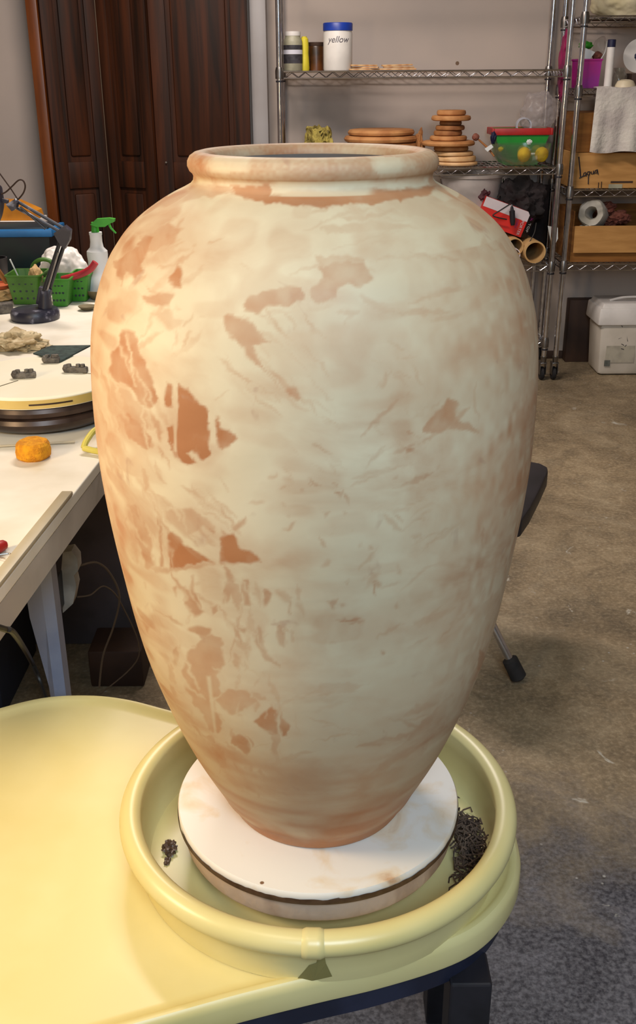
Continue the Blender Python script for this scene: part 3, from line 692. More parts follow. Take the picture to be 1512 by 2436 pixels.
# ------------------------------------------------------------ shelf 2
zt = Z2[0]; q = py(1465, 20, 3.88)
o = MB().blob((0, 0, 0), (.16, .13, .11), .12, 1.6, 5, 4, flat=-.075).build('cushion', 'cloth_cream'); o.location = (q.x + .06, 3.93, zt + .076); tag(o, 'cream cushion on the highest shelf at the right edge', 'cushion')
zt = Z2[1]
YM = 3.80
a, b_ = py(1375, 140, YM), py(1433, 140, YM); 
t = thing('magenta_bin', 'magenta square plastic bin by the chrome post on the upper right shelf', 'bin', ((a.x + b_.x) / 2, YM + .06, zt))
cx = (a.x + b_.x) / 2; w = (b_.x - a.x); h = a.z - zt
mb = MB(); b2 = bmesh.new()
def sq(wx, z): return [b2.verts.new((cx + sx * wx / 2, YM + .06 + sy * wx / 2, z)) for sx, sy in ((-1, -1), (1, -1), (1, 1), (-1, 1))]
R_ = [sq(w * .9, zt + .001), sq(w, zt + h), sq(w - .006, zt + h), sq(w * .9 - .006, zt + .006)]
for p_, q_ in zip(R_, R_[1:]):
    for i in range(4): b2.faces.new((p_[i], p_[(i + 1) % 4], q_[(i + 1) % 4], q_[i]))
b2.faces.new(R_[0][::-1]); b2.faces.new(R_[-1]); bmesh.ops.recalc_face_normals(b2, faces=b2.faces[:]); mb._merge(b2); mb.build('bin_body', 'magenta', t, smooth=0)
mb = MB()
for sx, sy, lx, ly in ((0, -1, w + .006, .005), (0, 1, w + .006, .005), (-1, 0, .005, w), (1, 0, .005, w)): mb.box((cx + sx * w / 2, YM + .06 + sy * w / 2, zt + h - .004), (lx, ly, .008), .001)
mb.build('rim', 'magenta', t)
q = [py(1380, 109, YM + .03), py(1415, 124, YM + .03), py(1401, 143, YM + .03), py(1378, 141, YM + .03)]
tag(MB().slab(q, .004).build('white_card', 'tag_white', smooth=0), 'white card leaning out of the magenta bin', 'card')
o = MB().blob((0, 0, 0), (.03, .02, .016), .3, 2, 3, 4).build('green_wrapper', 'spray_green'); o.location = py(1393, 108, YM + .055); tag(o, 'green wrapper peeking out behind the white card', 'wrapper')
q = py(1425, 112, YM + .06)
t = thing('clear_scoop', 'clear scoop with red contents standing in the magenta bin', 'scoop', q)
MB().blob(q + Vector((0, 0, .005)), (.026, .02, .04), .15, 2, 4, 2, rot=Matrix.Rotation(.35, 3, 'Y')).build('scoop_bowl', 'clear_plastic', t)
MB().blob(q + Vector((-.008, 0, -.035)), (.022, .016, .018), .2, 2, 4, 3).build('filling', 'clay_lump', t)
MB().tube(smoothpts([py(1429, 140, YM + .05), py(1439, 122, YM + .05), py(1443, 98, YM + .05)], 6), .0022, 6).build('rim', 'tag_white', t)
# white tube with blue cap
a = py(1444, 209, 3.79); b_ = py(1449, 108, 3.79)
t = thing('white_tube_bottle', 'slim white tube with a dark blue cap beside the magenta bin', 'bottle', (a.x, 3.79, zt))
r = 9.2 * sc(3.79); L_ = .195
MB().lathe([(0, 0), (r, 0), (r, L_ * .84), (r * .9, L_ * .85), (0, L_ * .85)], (a.x, 3.79, zt), 28).build('tube_body', 'white_plastic', t)
MB().lathe([(r * .6, L_ * .84), (r * 1.02, L_ * .845), (r * 1.02, L_ * .99), (r * .9, L_), (0, L_)], (a.x, 3.79, zt), 28).build('cap', 'dark_blue', t)
q = py(1473, 175, 3.86); o = MB().lathe([(0, 0), (.032, 0), (.036, .01), (.036, .05), (.026, .066), (.028, .082), (.025, .082), (.023, .066), (.032, .05), (.032, .01), (0, .006)], (0, 0, 0), 32).build('glass_jar', 'glass_jar'); o.location = (q.x, 3.87, zt + .001); tag(o, 'small clear glass jar behind the beige bowl', 'jar')
q = py(1486, 205, 3.80); o = MB().lathe([(.046, 0), (.044, .012), (.034, .028), (.018, .034), (0, .035)], (0, 0, 0), 36).build('beige_bowl', 'beige_ceramic'); o.location = (q.x, 3.80, zt + .001); tag(o, 'small beige bowl turned upside down beside the white tube', 'bowl')
q = py(1525, 132, 3.84)
t = thing('round_plate', 'round white plate standing on edge at the right frame edge', 'plate', (q.x, 3.86, zt))
MB().lathe([(0, 0), (.05, 0), (.068, .006), (.07, .009), (.066, .009), (.05, .004), (0, .004)], (q.x, 3.885, q.z), 48, Matrix.Rotation(PI / 2, 3, 'X')).build('plate_body', 'white_plastic', t)
MB().blob((q.x, 3.88, q.z), (.018, .004, .018), .5, 3, 3, 3).build('motif', 'dark_blue', t)
# plate stands on a dark box so that it is supported
tag(MB().box((q.x + .03, 3.9, zt + (q.z - .071 - zt) / 2 ), (.12, .1, q.z - .071 - zt - .002), .003).build('dark_box', 'brown_dark'), 'dark brown box under the round white plate', 'box')
# cloth draped over the shelf front
xa_, xb_ = py(1421, 210, 3.72).x, 1.72
def clothf(u, v):
    x = xa_ + (xb_ - xa_) * u - .012 * v * (1 - u)
    if v < .25: y = 3.80 - (3.80 - 3.728) * v / .25; z = zt + .006 + .003 * math.sin(u * 20)
    else:
        w_ = (v - .25) / .75; y = 3.725 - .010 * math.sin(u * 17 + 1.5 * w_) * w_ - .006 * math.sin(u * 41) * w_ - .004
        z = zt + .005 - w_ * (py(1450, 213, 3.72).z - py(1450, 366 + 8 * u, 3.72).z)
        z -= .006 * w_ * math.sin(u * 14)
    return Vector((x, y, z))
tag(MB().grid(clothf, 60, 50, .003).build('hand_towel', 'cloth_white'), 'white towel hanging over the front of the right hand shelf', 'towel')
# magenta bag hanging at the side
q = py(1338, 150, 3.95)
o = MB().blob((0, 0, 0), (.030, .06, .14), .25, 2, 5, 14).build('magenta_bag', 'magenta_bag'); o.location = (1.1215, 3.95, q.z - .01); o.scale = (.6, 1, 1)
tag(o, 'magenta bag hanging between the two shelving units', 'bag')
# cardboard boxes on third shelf
zt = Z2[2]
def box_thing(x0_, x1_, y0_, y1_, z0, z1, m, name, label):
    t = thing(name, label, 'box', ((x0_ + x1_) / 2, (y0_ + y1_) / 2, z0))
    MB().box(((x0_ + x1_) / 2, (y0_ + y1_) / 2, (z0 + z1) / 2), (x1_ - x0_, y1_ - y0_, z1 - z0), .002).build('carton', m, t, smooth=0)
    return t
xl = py(1363, 420, 3.77).x; zbt = py(1380, 364, 3.77).z; ztp = py(1380, 268, 3.80).z
t = box_thing(xl, 1.75, 3.775, 4.10, zt + .001, zbt, 'cardboard', 'cardboard_box', 'tan cardboard box with a marker word on its front')
F_ = Matrix(((1, 0, 0, 0), (0, 0, -1, 0), (0, 1, 0, 0), (0, 0, 0, 1)))
ink = MB(); P_ = lambda x, y: py(x, y, 3.7725)
def stroke(mb, pts, r=.0022): mb.tube([P_(*p) for p in pts], r, 5)
stroke(ink, [(1376, 373), (1377, 385), (1379, 405), (1380, 421)], .0028); stroke(ink, [(1377, 424), (1384, 420), (1392, 417)], .0026)
stroke(ink, smoothpts([Vector((x, y, 0)) for x, y in [(1393, 410), (1388, 412), (1386, 418), (1391, 418), (1394, 411), (1394, 419)]], 4) and [(1393, 410), (1388, 412), (1386, 418), (1391, 418), (1394, 411), (1394, 419)])
stroke(ink, [(1402, 408), (1397, 409), (1396, 415), (1401, 416), (1403, 409), (1399, 420), (1398.5, 438)])
stroke(ink, [(1405, 408), (1406, 414), (1410, 413), (1411, 406), (1412, 414)])
stroke(ink, [(1419, 404), (1415, 406), (1414, 412), (1418, 412), (1420, 403), (1422, 415)])
ink.build('handwriting', 'marker_ink', t, smooth=0)
mk = MB(); stroke(mk, [(1423, 434), (1422, 447)], .0018); stroke(mk, [(1430, 432), (1429, 447)], .0018); mk.box(py(1478, 433, 3.7735), (.10, .001, .008)); mk.build('printed_mark', 'brown_dark', t, smooth=0)
MB().box(py(1463, 443, 3.7737), (.062, .001, .018)).build('paper_label', 'olive_lid', t, smooth=0)
box_thing(xl + .005, 1.70, 3.80, 4.09, zbt + .001, ztp, 'cardboard_dark', 'cardboard_box.001', 'dark brown cardboard box stacked behind the hanging towel')
# open box on the lower shelf
zt = Z2[3]
xo = py(1357, 610, 3.76).x; xf0 = py(1366, 580, 3.745).x
t = thing('open_carton', 'open cardboard box with its front flap folded down', 'box', (xo + .2, 3.9, zt))
zo = py(1366, 500, 3.8).z; mb = MB(); th = .004
X2 = 1.80
mb.box((xo + .004, 3.925, zt + (zo - zt) / 2 + .0), (th, .30, zo - zt - .004), .001)
mb.box(((xo + X2) / 2, 3.925, zt + .004), (X2 - xo, .30, th), .001); mb.box(((xo + X2) / 2, 4.073, (zo + zt) / 2), (X2 - xo, th, zo - zt - .004), .001); mb.box((X2, 3.925, (zo + zt) / 2), (th, .30, zo - zt - .004), .001)
zf0, zf1 = py(1400, 603, 3.745).z, py(1400, 539, 3.745).z
mb.box(((xo + X2) / 2, 3.776, (zt + zf1) / 2), (X2 - xo, th, zf1 - zt - .004), .001)
mb.build('carton', 'cardboard_dark', t, smooth=0)
MB().box(((xf0 + X2) / 2, 3.764, (zf0 + zf1) / 2), (X2 - xf0, th, zf1 - zf0), .001, Matrix.Rotation(-.06, 3, 'X')).build('front_flap', 'cardboard', t, smooth=0)
# plaster roll
q = py(1404, 505, 3.84)
R = Matrix.Rotation(-1.25, 3, 'X') @ Matrix.Rotation(.0, 3, 'Y'); mb = MB()
R = (Vector((.38, .80, -.18))).to_track_quat('Z', 'Y').to_matrix()
mb.lathe([(.030, 0), (.055, -.004), (.062, .008), (.064, .1), (.06, .14), (.02, .14), (.024, .02)], (0, 0, 0), 40, R, close=True)
for v in mb.bm.verts:
    kq = mnoise.fractal(v.co * 30, 1, 2, 3); v.co += v.co.normalized() * .006 * kq
o = mb.build('plaster_cloth_roll', 'plaster_white'); o.location = (q.x, 3.825, q.z); tag(o, 'white rumpled roll with a hollow centre in the open box', 'roll')
o = MB().blob((0, 0, 0), (.05, .04, .075), .3, 2, 4, 3).build('white_wrap', 'plaster_white'); o.location = (q.x - .01, 3.845, zt + .09); tag(o, 'white wrap bundled below the hollow roll in the open box', 'wrap')
for (xx, yy, sx, sz, sd, lab) in ((1450, 500, .042, .028, 5, 'reddish clay lump nearest the white roll in the open box'), (1478, 520, .052, .03, 8, 'brown clay lump at the right side of the open box'), (1455, 528, .045, .026, 11, 'pinkish clay lump lowest against the front flap')):
    q = py(xx, yy, 3.85); o = MB().blob((0, 0, 0), (sx, .04, sz), .45, 2.2, 4, sd).build('clay_lump', 'clay_lump'); o.location = (q.x, 3.86 + .02 * (sd % 3), q.z); tag(o, lab, 'clay', 'clay lumps in the open box')
q = py(1470, 575, 3.9); o = MB().blob((0, 0, 0), (.10, .07, .07), .2, 2, 4, 41, flat=-.06).build('wrapped_clay', 'maroon'); o.location = (q.x + .05, 3.94, zt + .07); tag(o, 'dark wrapped clay block underneath the lumps in the open box', 'clay')
# floor under shelf 2: white bucket + dark box behind
a = pz(1411, 892, .001); cx = a.x + .175; Yk = a.y
t = thing('lidded_bucket', 'white rectangular lidded bucket on the floor below the right shelves', 'bucket', (cx, Yk + .1, 0))
hz_ = py(1408, 770, Yk).z
MB().tbox((cx, Yk + .09, .002), (.32, .2, 0), (.345, .225, 0), hz_, .022).build('bucket_body', 'bucket_white', t)
zl = py(1408, 730, Yk).z
MB().tbox((cx, Yk + .09, hz_ - .004), (.375, .25, 0), (.365, .24, 0), (zl - hz_) + .002, .010).tbox((cx, Yk + .09, zl - .004), (.345, .225, 0), (.325, .205, 0), .022, .005).build('lid', 'white_plastic', t)
fy = Yk - .0165
def onb(x, y): q = py(x, y, fy); return q
MB().box(onb(1475, 835), (.14, .0015, .115), 0).build('paper_label', 'bucket_label', t, smooth=0)
MB().box(onb(1443, 864) + Vector((0, -.001, 0)), (.028, .0015, .030)).build('printed_square', 'label_grey', t, smooth=0)
mb = MB(); 
for pts in ([(1475, 771), (1484, 784), (1490, 800), (1492, 812)], [(1484, 786), (1470, 790), (1457, 794)], [(1470, 806), (1478, 803)], [(1477, 818), (1483, 821)], [(1476, 829), (1483, 831)], [(1485, 824), (1489, 820)]):
    mb.tube([onb(*p) + Vector((0, -.0015, 0)) for p in pts], .0016, 5)
mb.build('pen_mark', 'label_black', t, smooth=0)
MB().tube(smoothpts([(cx - .12, Yk + .05, zl + .02), (cx - .05, Yk + .05, zl + .035), (cx + .06, Yk + .05, zl + .035), (cx + .1, Yk + .05, zl + .02)], 5), .006, 8).build('carry_handle', 'white_plastic', t)
o = MB().box((cx + .05, 4.12, .16), (.62, .07, .32), .004).build('dark_crate', 'brown_dark'); tag(o, 'dark brown crate on the floor behind the white lidded bucket', 'crate')

# ------------------------------------------------------------ floor bits: folding stool behind the pot
foot = pz(1240, 1640, 0)
t = thing('folding_stool', 'black topped folding stool with chrome legs behind the vase', 'stool', (.35, 1.2, 0))
sz = .45
seat = [pz(1241, 1235, sz), pz(1262, 1205, sz), pz(1285, 1160, sz), pz(1303, 1120, sz), pz(1302, 1110, sz), pz(1285, 1101, sz), pz(1262, 1097, sz)]
seat = [(p.x, p.y) for p in seat] + [(.40, 1.44), (.28, 1.36), (.22, 1.18), (.28, 1.05), (.38, .99)]
MB().prism(seat, sz - .045, sz, .006).build('seat', 'seat_black', t)
leg_pts = [((.475, 1.05, .02), (.30, 1.15, .41)), ((.22, 1.10, .02), (.40, 1.12, .41)), ((.42, 1.44, .02), (.34, 1.34, .41)), ((.26, 1.42, .02), (.47, 1.32, .41))]
for i, (a, b_) in enumerate(leg_pts):
    a = Vector(a); b_ = Vector(b_)
    if i == 0: a = Vector((foot.x - .006, foot.y + .03, .022)); b_ = py(1128, 1400, foot.y + .06)
    l = MB().tube([a, b_], .010, 12).build('leg', 'chrome', t)
    d_ = (b_ - a).normalized()
    f_ = MB().tube([a - d_ * .012, a - d_ * .006, a + d_ * .045, a + d_ * .05], [.012, .020, .019, .012], 14); f_.build('rubber_foot', 'black_rubber', l)
MB().tube([(.25, 1.1, .1), (.27, 1.4, .1)], .007, 8).build('crossbar', 'chrome', t)

# ------------------------------------------------------------ left work table
zt = .75
ex = lambda y: -.375 + (y - .633) * .077
t = thing('work_table', 'long white work table with a steel leg at the left', 'table', (-.9, 1.1, 0))
y0, y1 = .035, 2.36
top = [(ex(y0), y0), (ex(y1), y1), (-1.42, y1 + .09), (-1.62, y0 + .09)]
MB().prism(top, zt - .02, zt, .002).build('tabletop', 'table_top', t, smooth=0)
MB().slab([(ex(y0) - .001, y0, zt - .067), (ex(y1) - .001, y1, zt - .067), (ex(y1) - .001, y1, zt - .021), (ex(y0) - .001, y0, zt - .021)], -.02).build('apron', 'table_edge', t, smooth=0)
def tleg(x, y, flip=1):
    mb = MB(); b2 = bmesh.new()
    pr = [(-.030, .012, .0), (.018, -.0, .0)]
    for (z, w) in ((0, .024), (.40, .030), (.55, .048), (zt - .022, .052)): pass
    rings = []
    for (z, w) in ((0, .022), (.36, .030), (.50, .048), (zt - .022, .052)):
        rings.append([b2.verts.new((x + dx, y + dy, z)) for dx, dy in ((-w + .018, 0), (.0, -.012), (.018, -.004), (.018, .03), (-w + .018, .03))])
    for p_, q_ in zip(rings, rings[1:]):
        for i in range(5): b2.faces.new((p_[i], p_[(i + 1) % 5], q_[(i + 1) % 5], q_[i]))
    b2.faces.new(rings[0][::-1]); b2.faces.new(rings[-1]); bmesh.ops.recalc_face_normals(b2, faces=b2.faces[:]); mb._merge(b2); mb.build('leg', 'leg_steel', t, smooth=0)
tleg(-.470, .50); tleg(-1.45, .50); tleg(-.36, 2.2); tleg(-1.35, 2.3)
rs = MB(); 
ra, rb = (ex(.04) - .005, .04), (ex(.45) - .005, .45)
rs.prism([(ra[0] - .012, ra[1]), (rb[0] - .012, rb[1]), (rb[0] + .006, rb[1]), (ra[0] + .006, ra[1])], zt + .0005, zt + .008, .002); rs.build('edge_rail', 'rail_strip', t)

# dust-stained rods on the table
def rod(p, q, r, nm, m, label, cat): return tag(MB().tube([p, q], r, 8).build(nm, m, off=(p + q) / 2), label, cat)
rod(pz(-30, 1063, zt + .003), pz(178, 1051, zt + .003), .0022, 'needle_rod', 'rail_strip', 'long thin wooden rod lying behind the orange sponge', 'rod')
# sponge
c = pz(76, 1096, zt); mb = MB(); prof = [(0, 0), (.024, 0), (.0295, .005), (.031, .015), (.0295, .026), (.025, .031), (0, .032)]
mb.lathe(prof, (0, 0, 0), 40)
for v in mb.bm.verts: v.co += v.co.normalized() * .0018 * mnoise.fractal(v.co * 60, 1, 2, 3); v.co.z = max(v.co.z, 0)
o = mb.build('round_sponge', 'sponge'); o.location = (c.x, c.y + .015, zt); tag(o, 'orange yellow round sponge on the white table', 'sponge')
# yellow triangular tool hanging over the edge
pts = [pz(199, 1066, zt + .01), pz(206, 1048, zt + .02), pz(228, 1022, zt + .03), pz(262, 1018, zt + .03), pz(272, 1050, zt + .02), pz(262, 1076, zt + .01), pz(228, 1073, zt + .008)]
tag(MB().tube(smoothpts(pts + [pts[0]], 5), .0055, 10).build('yellow_wire_frame', 'yellow_tool', off=pts[0]), 'yellow plastic triangular frame at the table edge by the vase', 'frame')
# red handled loop tool at the left edge
t = thing('loop_tool', 'red handled wire loop tool at the left edge of the table', 'tool', pz(0, 1300, zt))
MB().tube([pz(-60, 1330, zt + .009), pz(-5, 1303, zt + .009), pz(8, 1296, zt + .009), pz(12, 1293, zt + .008)], [.008, .0085, .0075, .004], 12).build('handle', 'red_plastic', t)
MB().tube(smoothpts([pz(-10, 1321, zt + .003), pz(10, 1318, zt + .003), pz(25, 1317, zt + .003), pz(28, 1324, zt + .003), pz(20, 1330, zt + .003), pz(0, 1325, zt + .003)], 6), .0009, 6).build('wire_loop', 'chrome_dull', t)

# trimming disc on dark banding wheel
cx, cy, R_ = -.538, .878, .157
t = thing('trimming_disc', 'round cream trimming disc with dark clips on the table', 'disc', (cx, cy, zt + .054))
MB().lathe([(0, .806), (R_ * .95, .806), (R_, .808), (R_, .827), (R_ - .004, .830), (0, .830)], (cx, cy, 0), 96).build('disc_plate', 'disc_cream', t)
MB().lathe([(R_ + .0005, .809), (R_ + .0008, .818), (R_ + .0005, .825)], (cx, cy, 0), 96).build('disc_band', 'disc_edge', t)
mb = MB()
for i in range(9):
    a0 = math.radians(-84 + i * 3.2); a1 = math.radians(-84 + (i + 1) * 3.2); rr = R_ + .0016
    b2 = bmesh.new(); v = [b2.verts.new((cx + rr * math.cos(a), cy + rr * math.sin(a), z)) for a, z in ((a0, .8155), (a1, .8155), (a1, .8185), (a0, .8185))]; b2.faces.new(v); mb._merge(b2)
mb.build('slot', 'banding_dark', t, smooth=0)
def clip(xx, yy, ang, L_, label=None):
    c_ = pz(xx, yy, .830); R = Matrix.Rotation(ang, 3, 'Z')
    mb = MB(); mb.box(c_ + Vector((0, 0, .006)), (L_, .014, .012), .003, R)
    for s in (-.3, .1, .3): mb.lathe([(0, 0), (.005, 0), (.0045, .005), (0, .006)], c_ + R @ Vector((s * L_, 0, 0)) + Vector((0, 0, .012)), 12)
    mb.blob(c_ + R @ Vector((-.42 * L_, 0, 0)) + Vector((0, 0, .008)), (.008, .008, .008), .3, 3, 3, 4)
    mb.build('clip', 'clay_grey', t)
clip(60, 899, .20, .042); clip(182, 886, -.1, .046); clip(125, 863, .1, .030)
MB().tube([pz(43, 905, .8305), pz(-20, 925, .8305)], .0007, 5).build('groove', 'olive_dish', t, smooth=0)
MB().tube([pz(198, 888, .8305), pz(240, 890, .8305)], .0007, 5).build('groove', 'olive_dish', t, smooth=0)
t = thing('banding_wheel', 'dark metal banding wheel under the cream trimming disc', 'banding wheel', (cx, cy, zt))
MB().lathe([(0, .752), (.085, .752), (.135, .757), (.150, .768), (.153, .776), (.150, .784), (.145, .786), (.150, .79), (.1515, .798), (.148, .805), (0, .805)], (cx, cy - .004, 0), 72).build('wheel_pan', 'banding_dark', t)
# mat under / behind disc
pts = [pz(79, 843, .8315), pz(143, 862, .8315), pz(216, 824, .8315), pz(122, 825, .8315)]
b2 = bmesh.new()
tag(MB().slab([Vector(p) for p in pts], .003).build('mesh_mat', 'green_mat', off=pts[0]), 'dark green mesh mat lying on the back of the cream disc', 'mat')
# rag
c = pz(22, 852, zt); o = MB().blob((0, 0, 0), (.07, .055, .028), .42, 2.0, 5, 13, flat=-.012).build('crumpled_rag', 'rag'); o.location = (c.x - .01, c.y + .10, zt + .013); tag(o, 'crumpled tan rag behind the cream disc at the left edge', 'rag')
# small clay crumb
c = pz(123, 1010, zt); o = MB().blob((0, 0, 0), (.008, .006, .006), .5, 2, 3, 13).build('clay_crumb', 'clay_slip_side'); o.location = c + Vector((0, 0, .005)); tag(o, 'small clay crumb on the table below the dark wheel', 'crumb')

# ---- lamp
YL = 1.80
c = pz(84, 750, zt + .01); 
t = thing('articulated_lamp', 'navy jointed desk lamp with a round base on the table', 'lamp', (c.x, c.y, zt))
rb_ = 57 * ((c - Vector(CAM)).dot(Vector(cf))) / F
MB().lathe([(0, 0), (rb_ * .97, 0), (rb_, .006), (rb_, .02), (rb_ * .93, .028), (rb_ * .5, .032), (0, .033)], (c.x, c.y, zt), 48).build('base', 'navy_lamp', t)
YL = c.y
def A(x, y, d=0): return py(x, y, YL + d)
pb = Vector((A(108, 740).x, YL, zt + .03)); pt_ = A(107, 690)
MB().tube([pb, (pb + pt_) / 2, pt_], [.02, .017, .015], 14).build('socket', 'navy_lamp', t)
MB().box(A(105, 705), (.035, .022, .05), .004, Matrix.Rotation(.3, 3, 'Y')).build('hinge', 'navy_lamp', t)
for dx, dd in ((-5, -.008), (7, .008)):
    MB().tube([A(104 + dx, 708, dd), A(150 + dx, 568, dd)], .0055, 8).build('arm_rod', 'black_plastic', t)
    MB().tube([A(158, 552 + dx, dd), A(38, 484 + dx * 1.3, dd)], .0045, 8).build('arm_rod', 'navy_lamp', t)
MB().tube([A(112, 690, -.012), A(138, 600, -.012)], .003, 8).build('spring', 'chrome_dull', t)
MB().tube([A(108, 545, -.012), A(48, 492, -.012)], .003, 8).build('spring', 'black_plastic', t)
MB().slab([A(133, 552, -.014), A(158, 534, -.014), A(172, 545, -.014), A(170, 568, -.014), A(158, 590, -.014), A(142, 570, -.014)], -.028).build('elbow_plate', 'navy_lamp', t)
MB().slab([A(20, 484, -.014), A(38, 473, -.014), A(46, 480, -.014), A(44, 492, -.014), A(34, 500, -.014)], -.026).build('elbow_plate', 'navy_lamp', t)
for x_, y_ in ((38, 475), (34, 496), (142, 570), (151, 578), (166, 548)): MB().lathe([(0, 0), (.004, 0), (.003, .003), (0, .0035)], A(x_, y_, -.016), 12, Matrix.Rotation(PI / 2, 3, 'X')).build('bolt', 'chrome', t)
MB().tube([A(20, 480), A(2, 476), A(-14, 478)], .006, 8).build('neck', 'navy_lamp', t)
hd_ = A(-64, 486)
MB().lathe([(.085, .0), (.083, .03), (.07, .055), (.04, .07), (.02, .075), (0, .076), (0, .072), (.038, .066), (.066, .052), (.079, .028), (.081, 0)], hd_, 40, Matrix.Rotation(PI / 2 + .35, 3, 'Y')).build('lamp_head', 'navy_lamp', t)
MB().tube(smoothpts([A(40, 478), A(55, 460), A(60, 443), A(55, 430), A(44, 429), A(28, 444), A(12, 458), A(-5, 464)], 6), .0022, 6).build('cord', 'brown_dark', t)
MB().tube(smoothpts([A(42, 474), A(25, 448), A(-4, 408)], 6), .0018, 6).build('cord', 'brown_dark', t)

# ---- green caddy
t = thing('green_caddy', 'green plastic caddy of three cups with an arched handle', 'caddy', (pz(110, 735, zt).x, 2.0, zt))
def cup(x0_, x1_, x2_, x3_, ytop, Y, dep, m):
    a = py(x0_, ytop, Y); b_ = py(x1_, ytop, Y); c_ = py(x2_, 720, Y); d_ = py(x3_, 720, Y)
    cx_ = (a.x + b_.x) / 2; cb = (c_.x + d_.x) / 2; wt = b_.x - a.x; wb = d_.x - c_.x; mb = MB(); b2 = bmesh.new()
    def rr(cx__, w, dd, z, ins=0):
        out = []; rad = .22
        for (sx, sy) in ((-1, -1), (1, -1), (1, 1), (-1, 1)):
            for kk in range(4):
                an = math.atan2(sy, sx) - PI / 4 + PI / 2 * kk / 3
                out.append(b2.verts.new((cx__ + (w / 2 - ins) * (sx * (1 - rad) + rad * math.cos(an)), Y + dep / 2 + (dd / 2 - ins) * (sy * (1 - rad) + rad * math.sin(an)), z)))
        return out
    zz = a.z; R4 = [rr(cb, wb, dep * .75, zt + .002), rr(cx_, wt, dep, zz - .006), rr(cx_, wt + .006, dep + .006, zz - .004), rr(cx_, wt + .006, dep + .006, zz), rr(cx_, wt, dep, zz, .002), rr(cb, wb, dep * .75, zt + .006, .002)]
    for p_, q_ in zip(R4, R4[1:]):
        n = len(p_)
        for i in range(n): b2.faces.new((p_[i], p_[(i + 1) % n], q_[(i + 1) % n], q_[i]))
    b2.faces.new(R4[0][::-1]); b2.faces.new(R4[-1]); bmesh.ops.recalc_face_normals(b2, faces=b2.faces[:]); mb._merge(b2)
    o = mb.build('cup', m, t)
    hl = MB()
    for i in range(4):
        for j in range(3):
            z = zt + .02 + j * .022; x = cb + (i - 1.5) * wb / 4.2
            yy = Y + dep / 2 - dep * .375 - (z - zt) / (zz - zt) * dep * .125 - .0008
            hl.lathe([(0, 0), (.0035, 0)], (x, yy, z), 10, Matrix.Rotation(PI / 2, 3, 'X'))
    hl.build('hole', 'tub_dark', o, smooth=0)
    return o
cup(10, 93, 27, 88, 656, 1.93, .12, 'caddy_green'); cup(116, 164, 122, 156, 664, 1.90, .10, 'caddy_green_light'); cup(162, 209, 166, 203, 655, 1.97, .11, 'caddy_green_light')
hp = [py(73, 660, 1.99), py(78, 632, 1.99), py(92, 619, 1.99), py(112, 618, 1.99), py(124, 628, 1.99), py(128, 660, 1.99)]
MB().tube(smoothpts(hp, 6), .006, 10).build('handle', 'caddy_green', t)
MB().box(py(103, 668, 1.955) + Vector((0, .06, 0)), (.04, .1, .012), .003).build('bridge', 'caddy_green', t)
# things in the caddy
o = MB().blob((0, 0, 0), (.020, .018, .026), .25, 2, 4, 6).build('cork_block', 'stone_tan'); q = py(82, 657, 1.95); o.location = (q.x, 1.965, q.z); tag(o, 'tan block sitting in the left cup of the green caddy', 'block')
rod(py(24, 617, 1.96), py(50, 672, 1.99), .0022, 'thin_brush', 'tag_white', 'thin pale brush standing in the left cup of the caddy', 'brush')
rod(py(-14, 630, 1.95), py(16, 672, 1.99), .0075, 'wooden_tool', 'brush_wood', 'thick wooden tool leaning in the left cup at the frame edge', 'tool')
t = thing('red_clippers', 'red handled tool lying across the right cup of the caddy', 'tool', py(190, 655, 1.96))
MB().tube(smoothpts([py(146, 662, 1.955), py(170, 659, 1.955), py(195, 651, 1.955), py(215, 640, 1.955), py(227, 624, 1.955)], 6), [.006 + .004 * min(1, i / 6) for i in range(25)], 12).build('handle', 'red_handle', t)
MB().tube([py(210, 642, 1.965), py(222, 624, 1.965)], [.006, .004], 8).build('second_grip', 'stone_tan', t)
# white bag
q = py(150, 640, 2.14); o = MB().blob((0, 0, 0), (.075, .05, .075), .22, 1.5, 5, 22, flat=-.06).build('white_plastic_bag', 'white_plastic'); o.location = (q.x, 2.15, zt + .062); tag(o, 'white plastic bag bulging behind the green caddy', 'bag')
# spray bottle
Ys = 2.06; k = ((Vector((-.65, Ys, .8)) - Vector(CAM)).dot(Vector(cf))) / F
q = py(240, 700, Ys); cxs = q.x
t = thing('spray_bottle', 'white spray bottle with a green trigger head behind the caddy', 'bottle', (cxs, Ys, zt))
hh = lambda y: py(240, y, Ys).z
MB().lathe([(0, zt + .001), (31 * k, zt + .001), (33 * k, zt + .01), (33 * k, hh(655)), (24 * k, hh(640)), (23 * k, hh(622)), (24.5 * k, hh(605)), (24 * k, hh(597)), (16 * k, hh(588)), (14 * k, hh(575)), (14 * k, hh(560)), (15 * k, hh(558)), (15 * k, hh(552)), (0, hh(552))], (cxs, Ys, 0), 40).build('bottle_body', 'spray_white', t)
def SB(x, y, d=0): return py(x, y, Ys + d)
MB().lathe([(0, 0), (9.5 * k, 0), (8 * k, .02), (8 * k, .03), (0, .03)], (cxs, Ys, hh(553)), 20).build('collar', 'spray_green', t)
b2 = bmesh.new()
MB().slab([SB(217, 533, -.008), SB(232, 519, -.008), SB(262, 517, -.008), SB(275, 519, -.008), SB(274, 526, -.008), SB(262, 531, -.008), SB(252, 538, -.008), SB(232, 538, -.008)], -.018).build('trigger_head', 'spray_green', t)
MB().tube([SB(258, 531), SB(264, 543), SB(276, 555)], [.004, .0035, .0025], 8).build('trigger', 'spray_green', t)
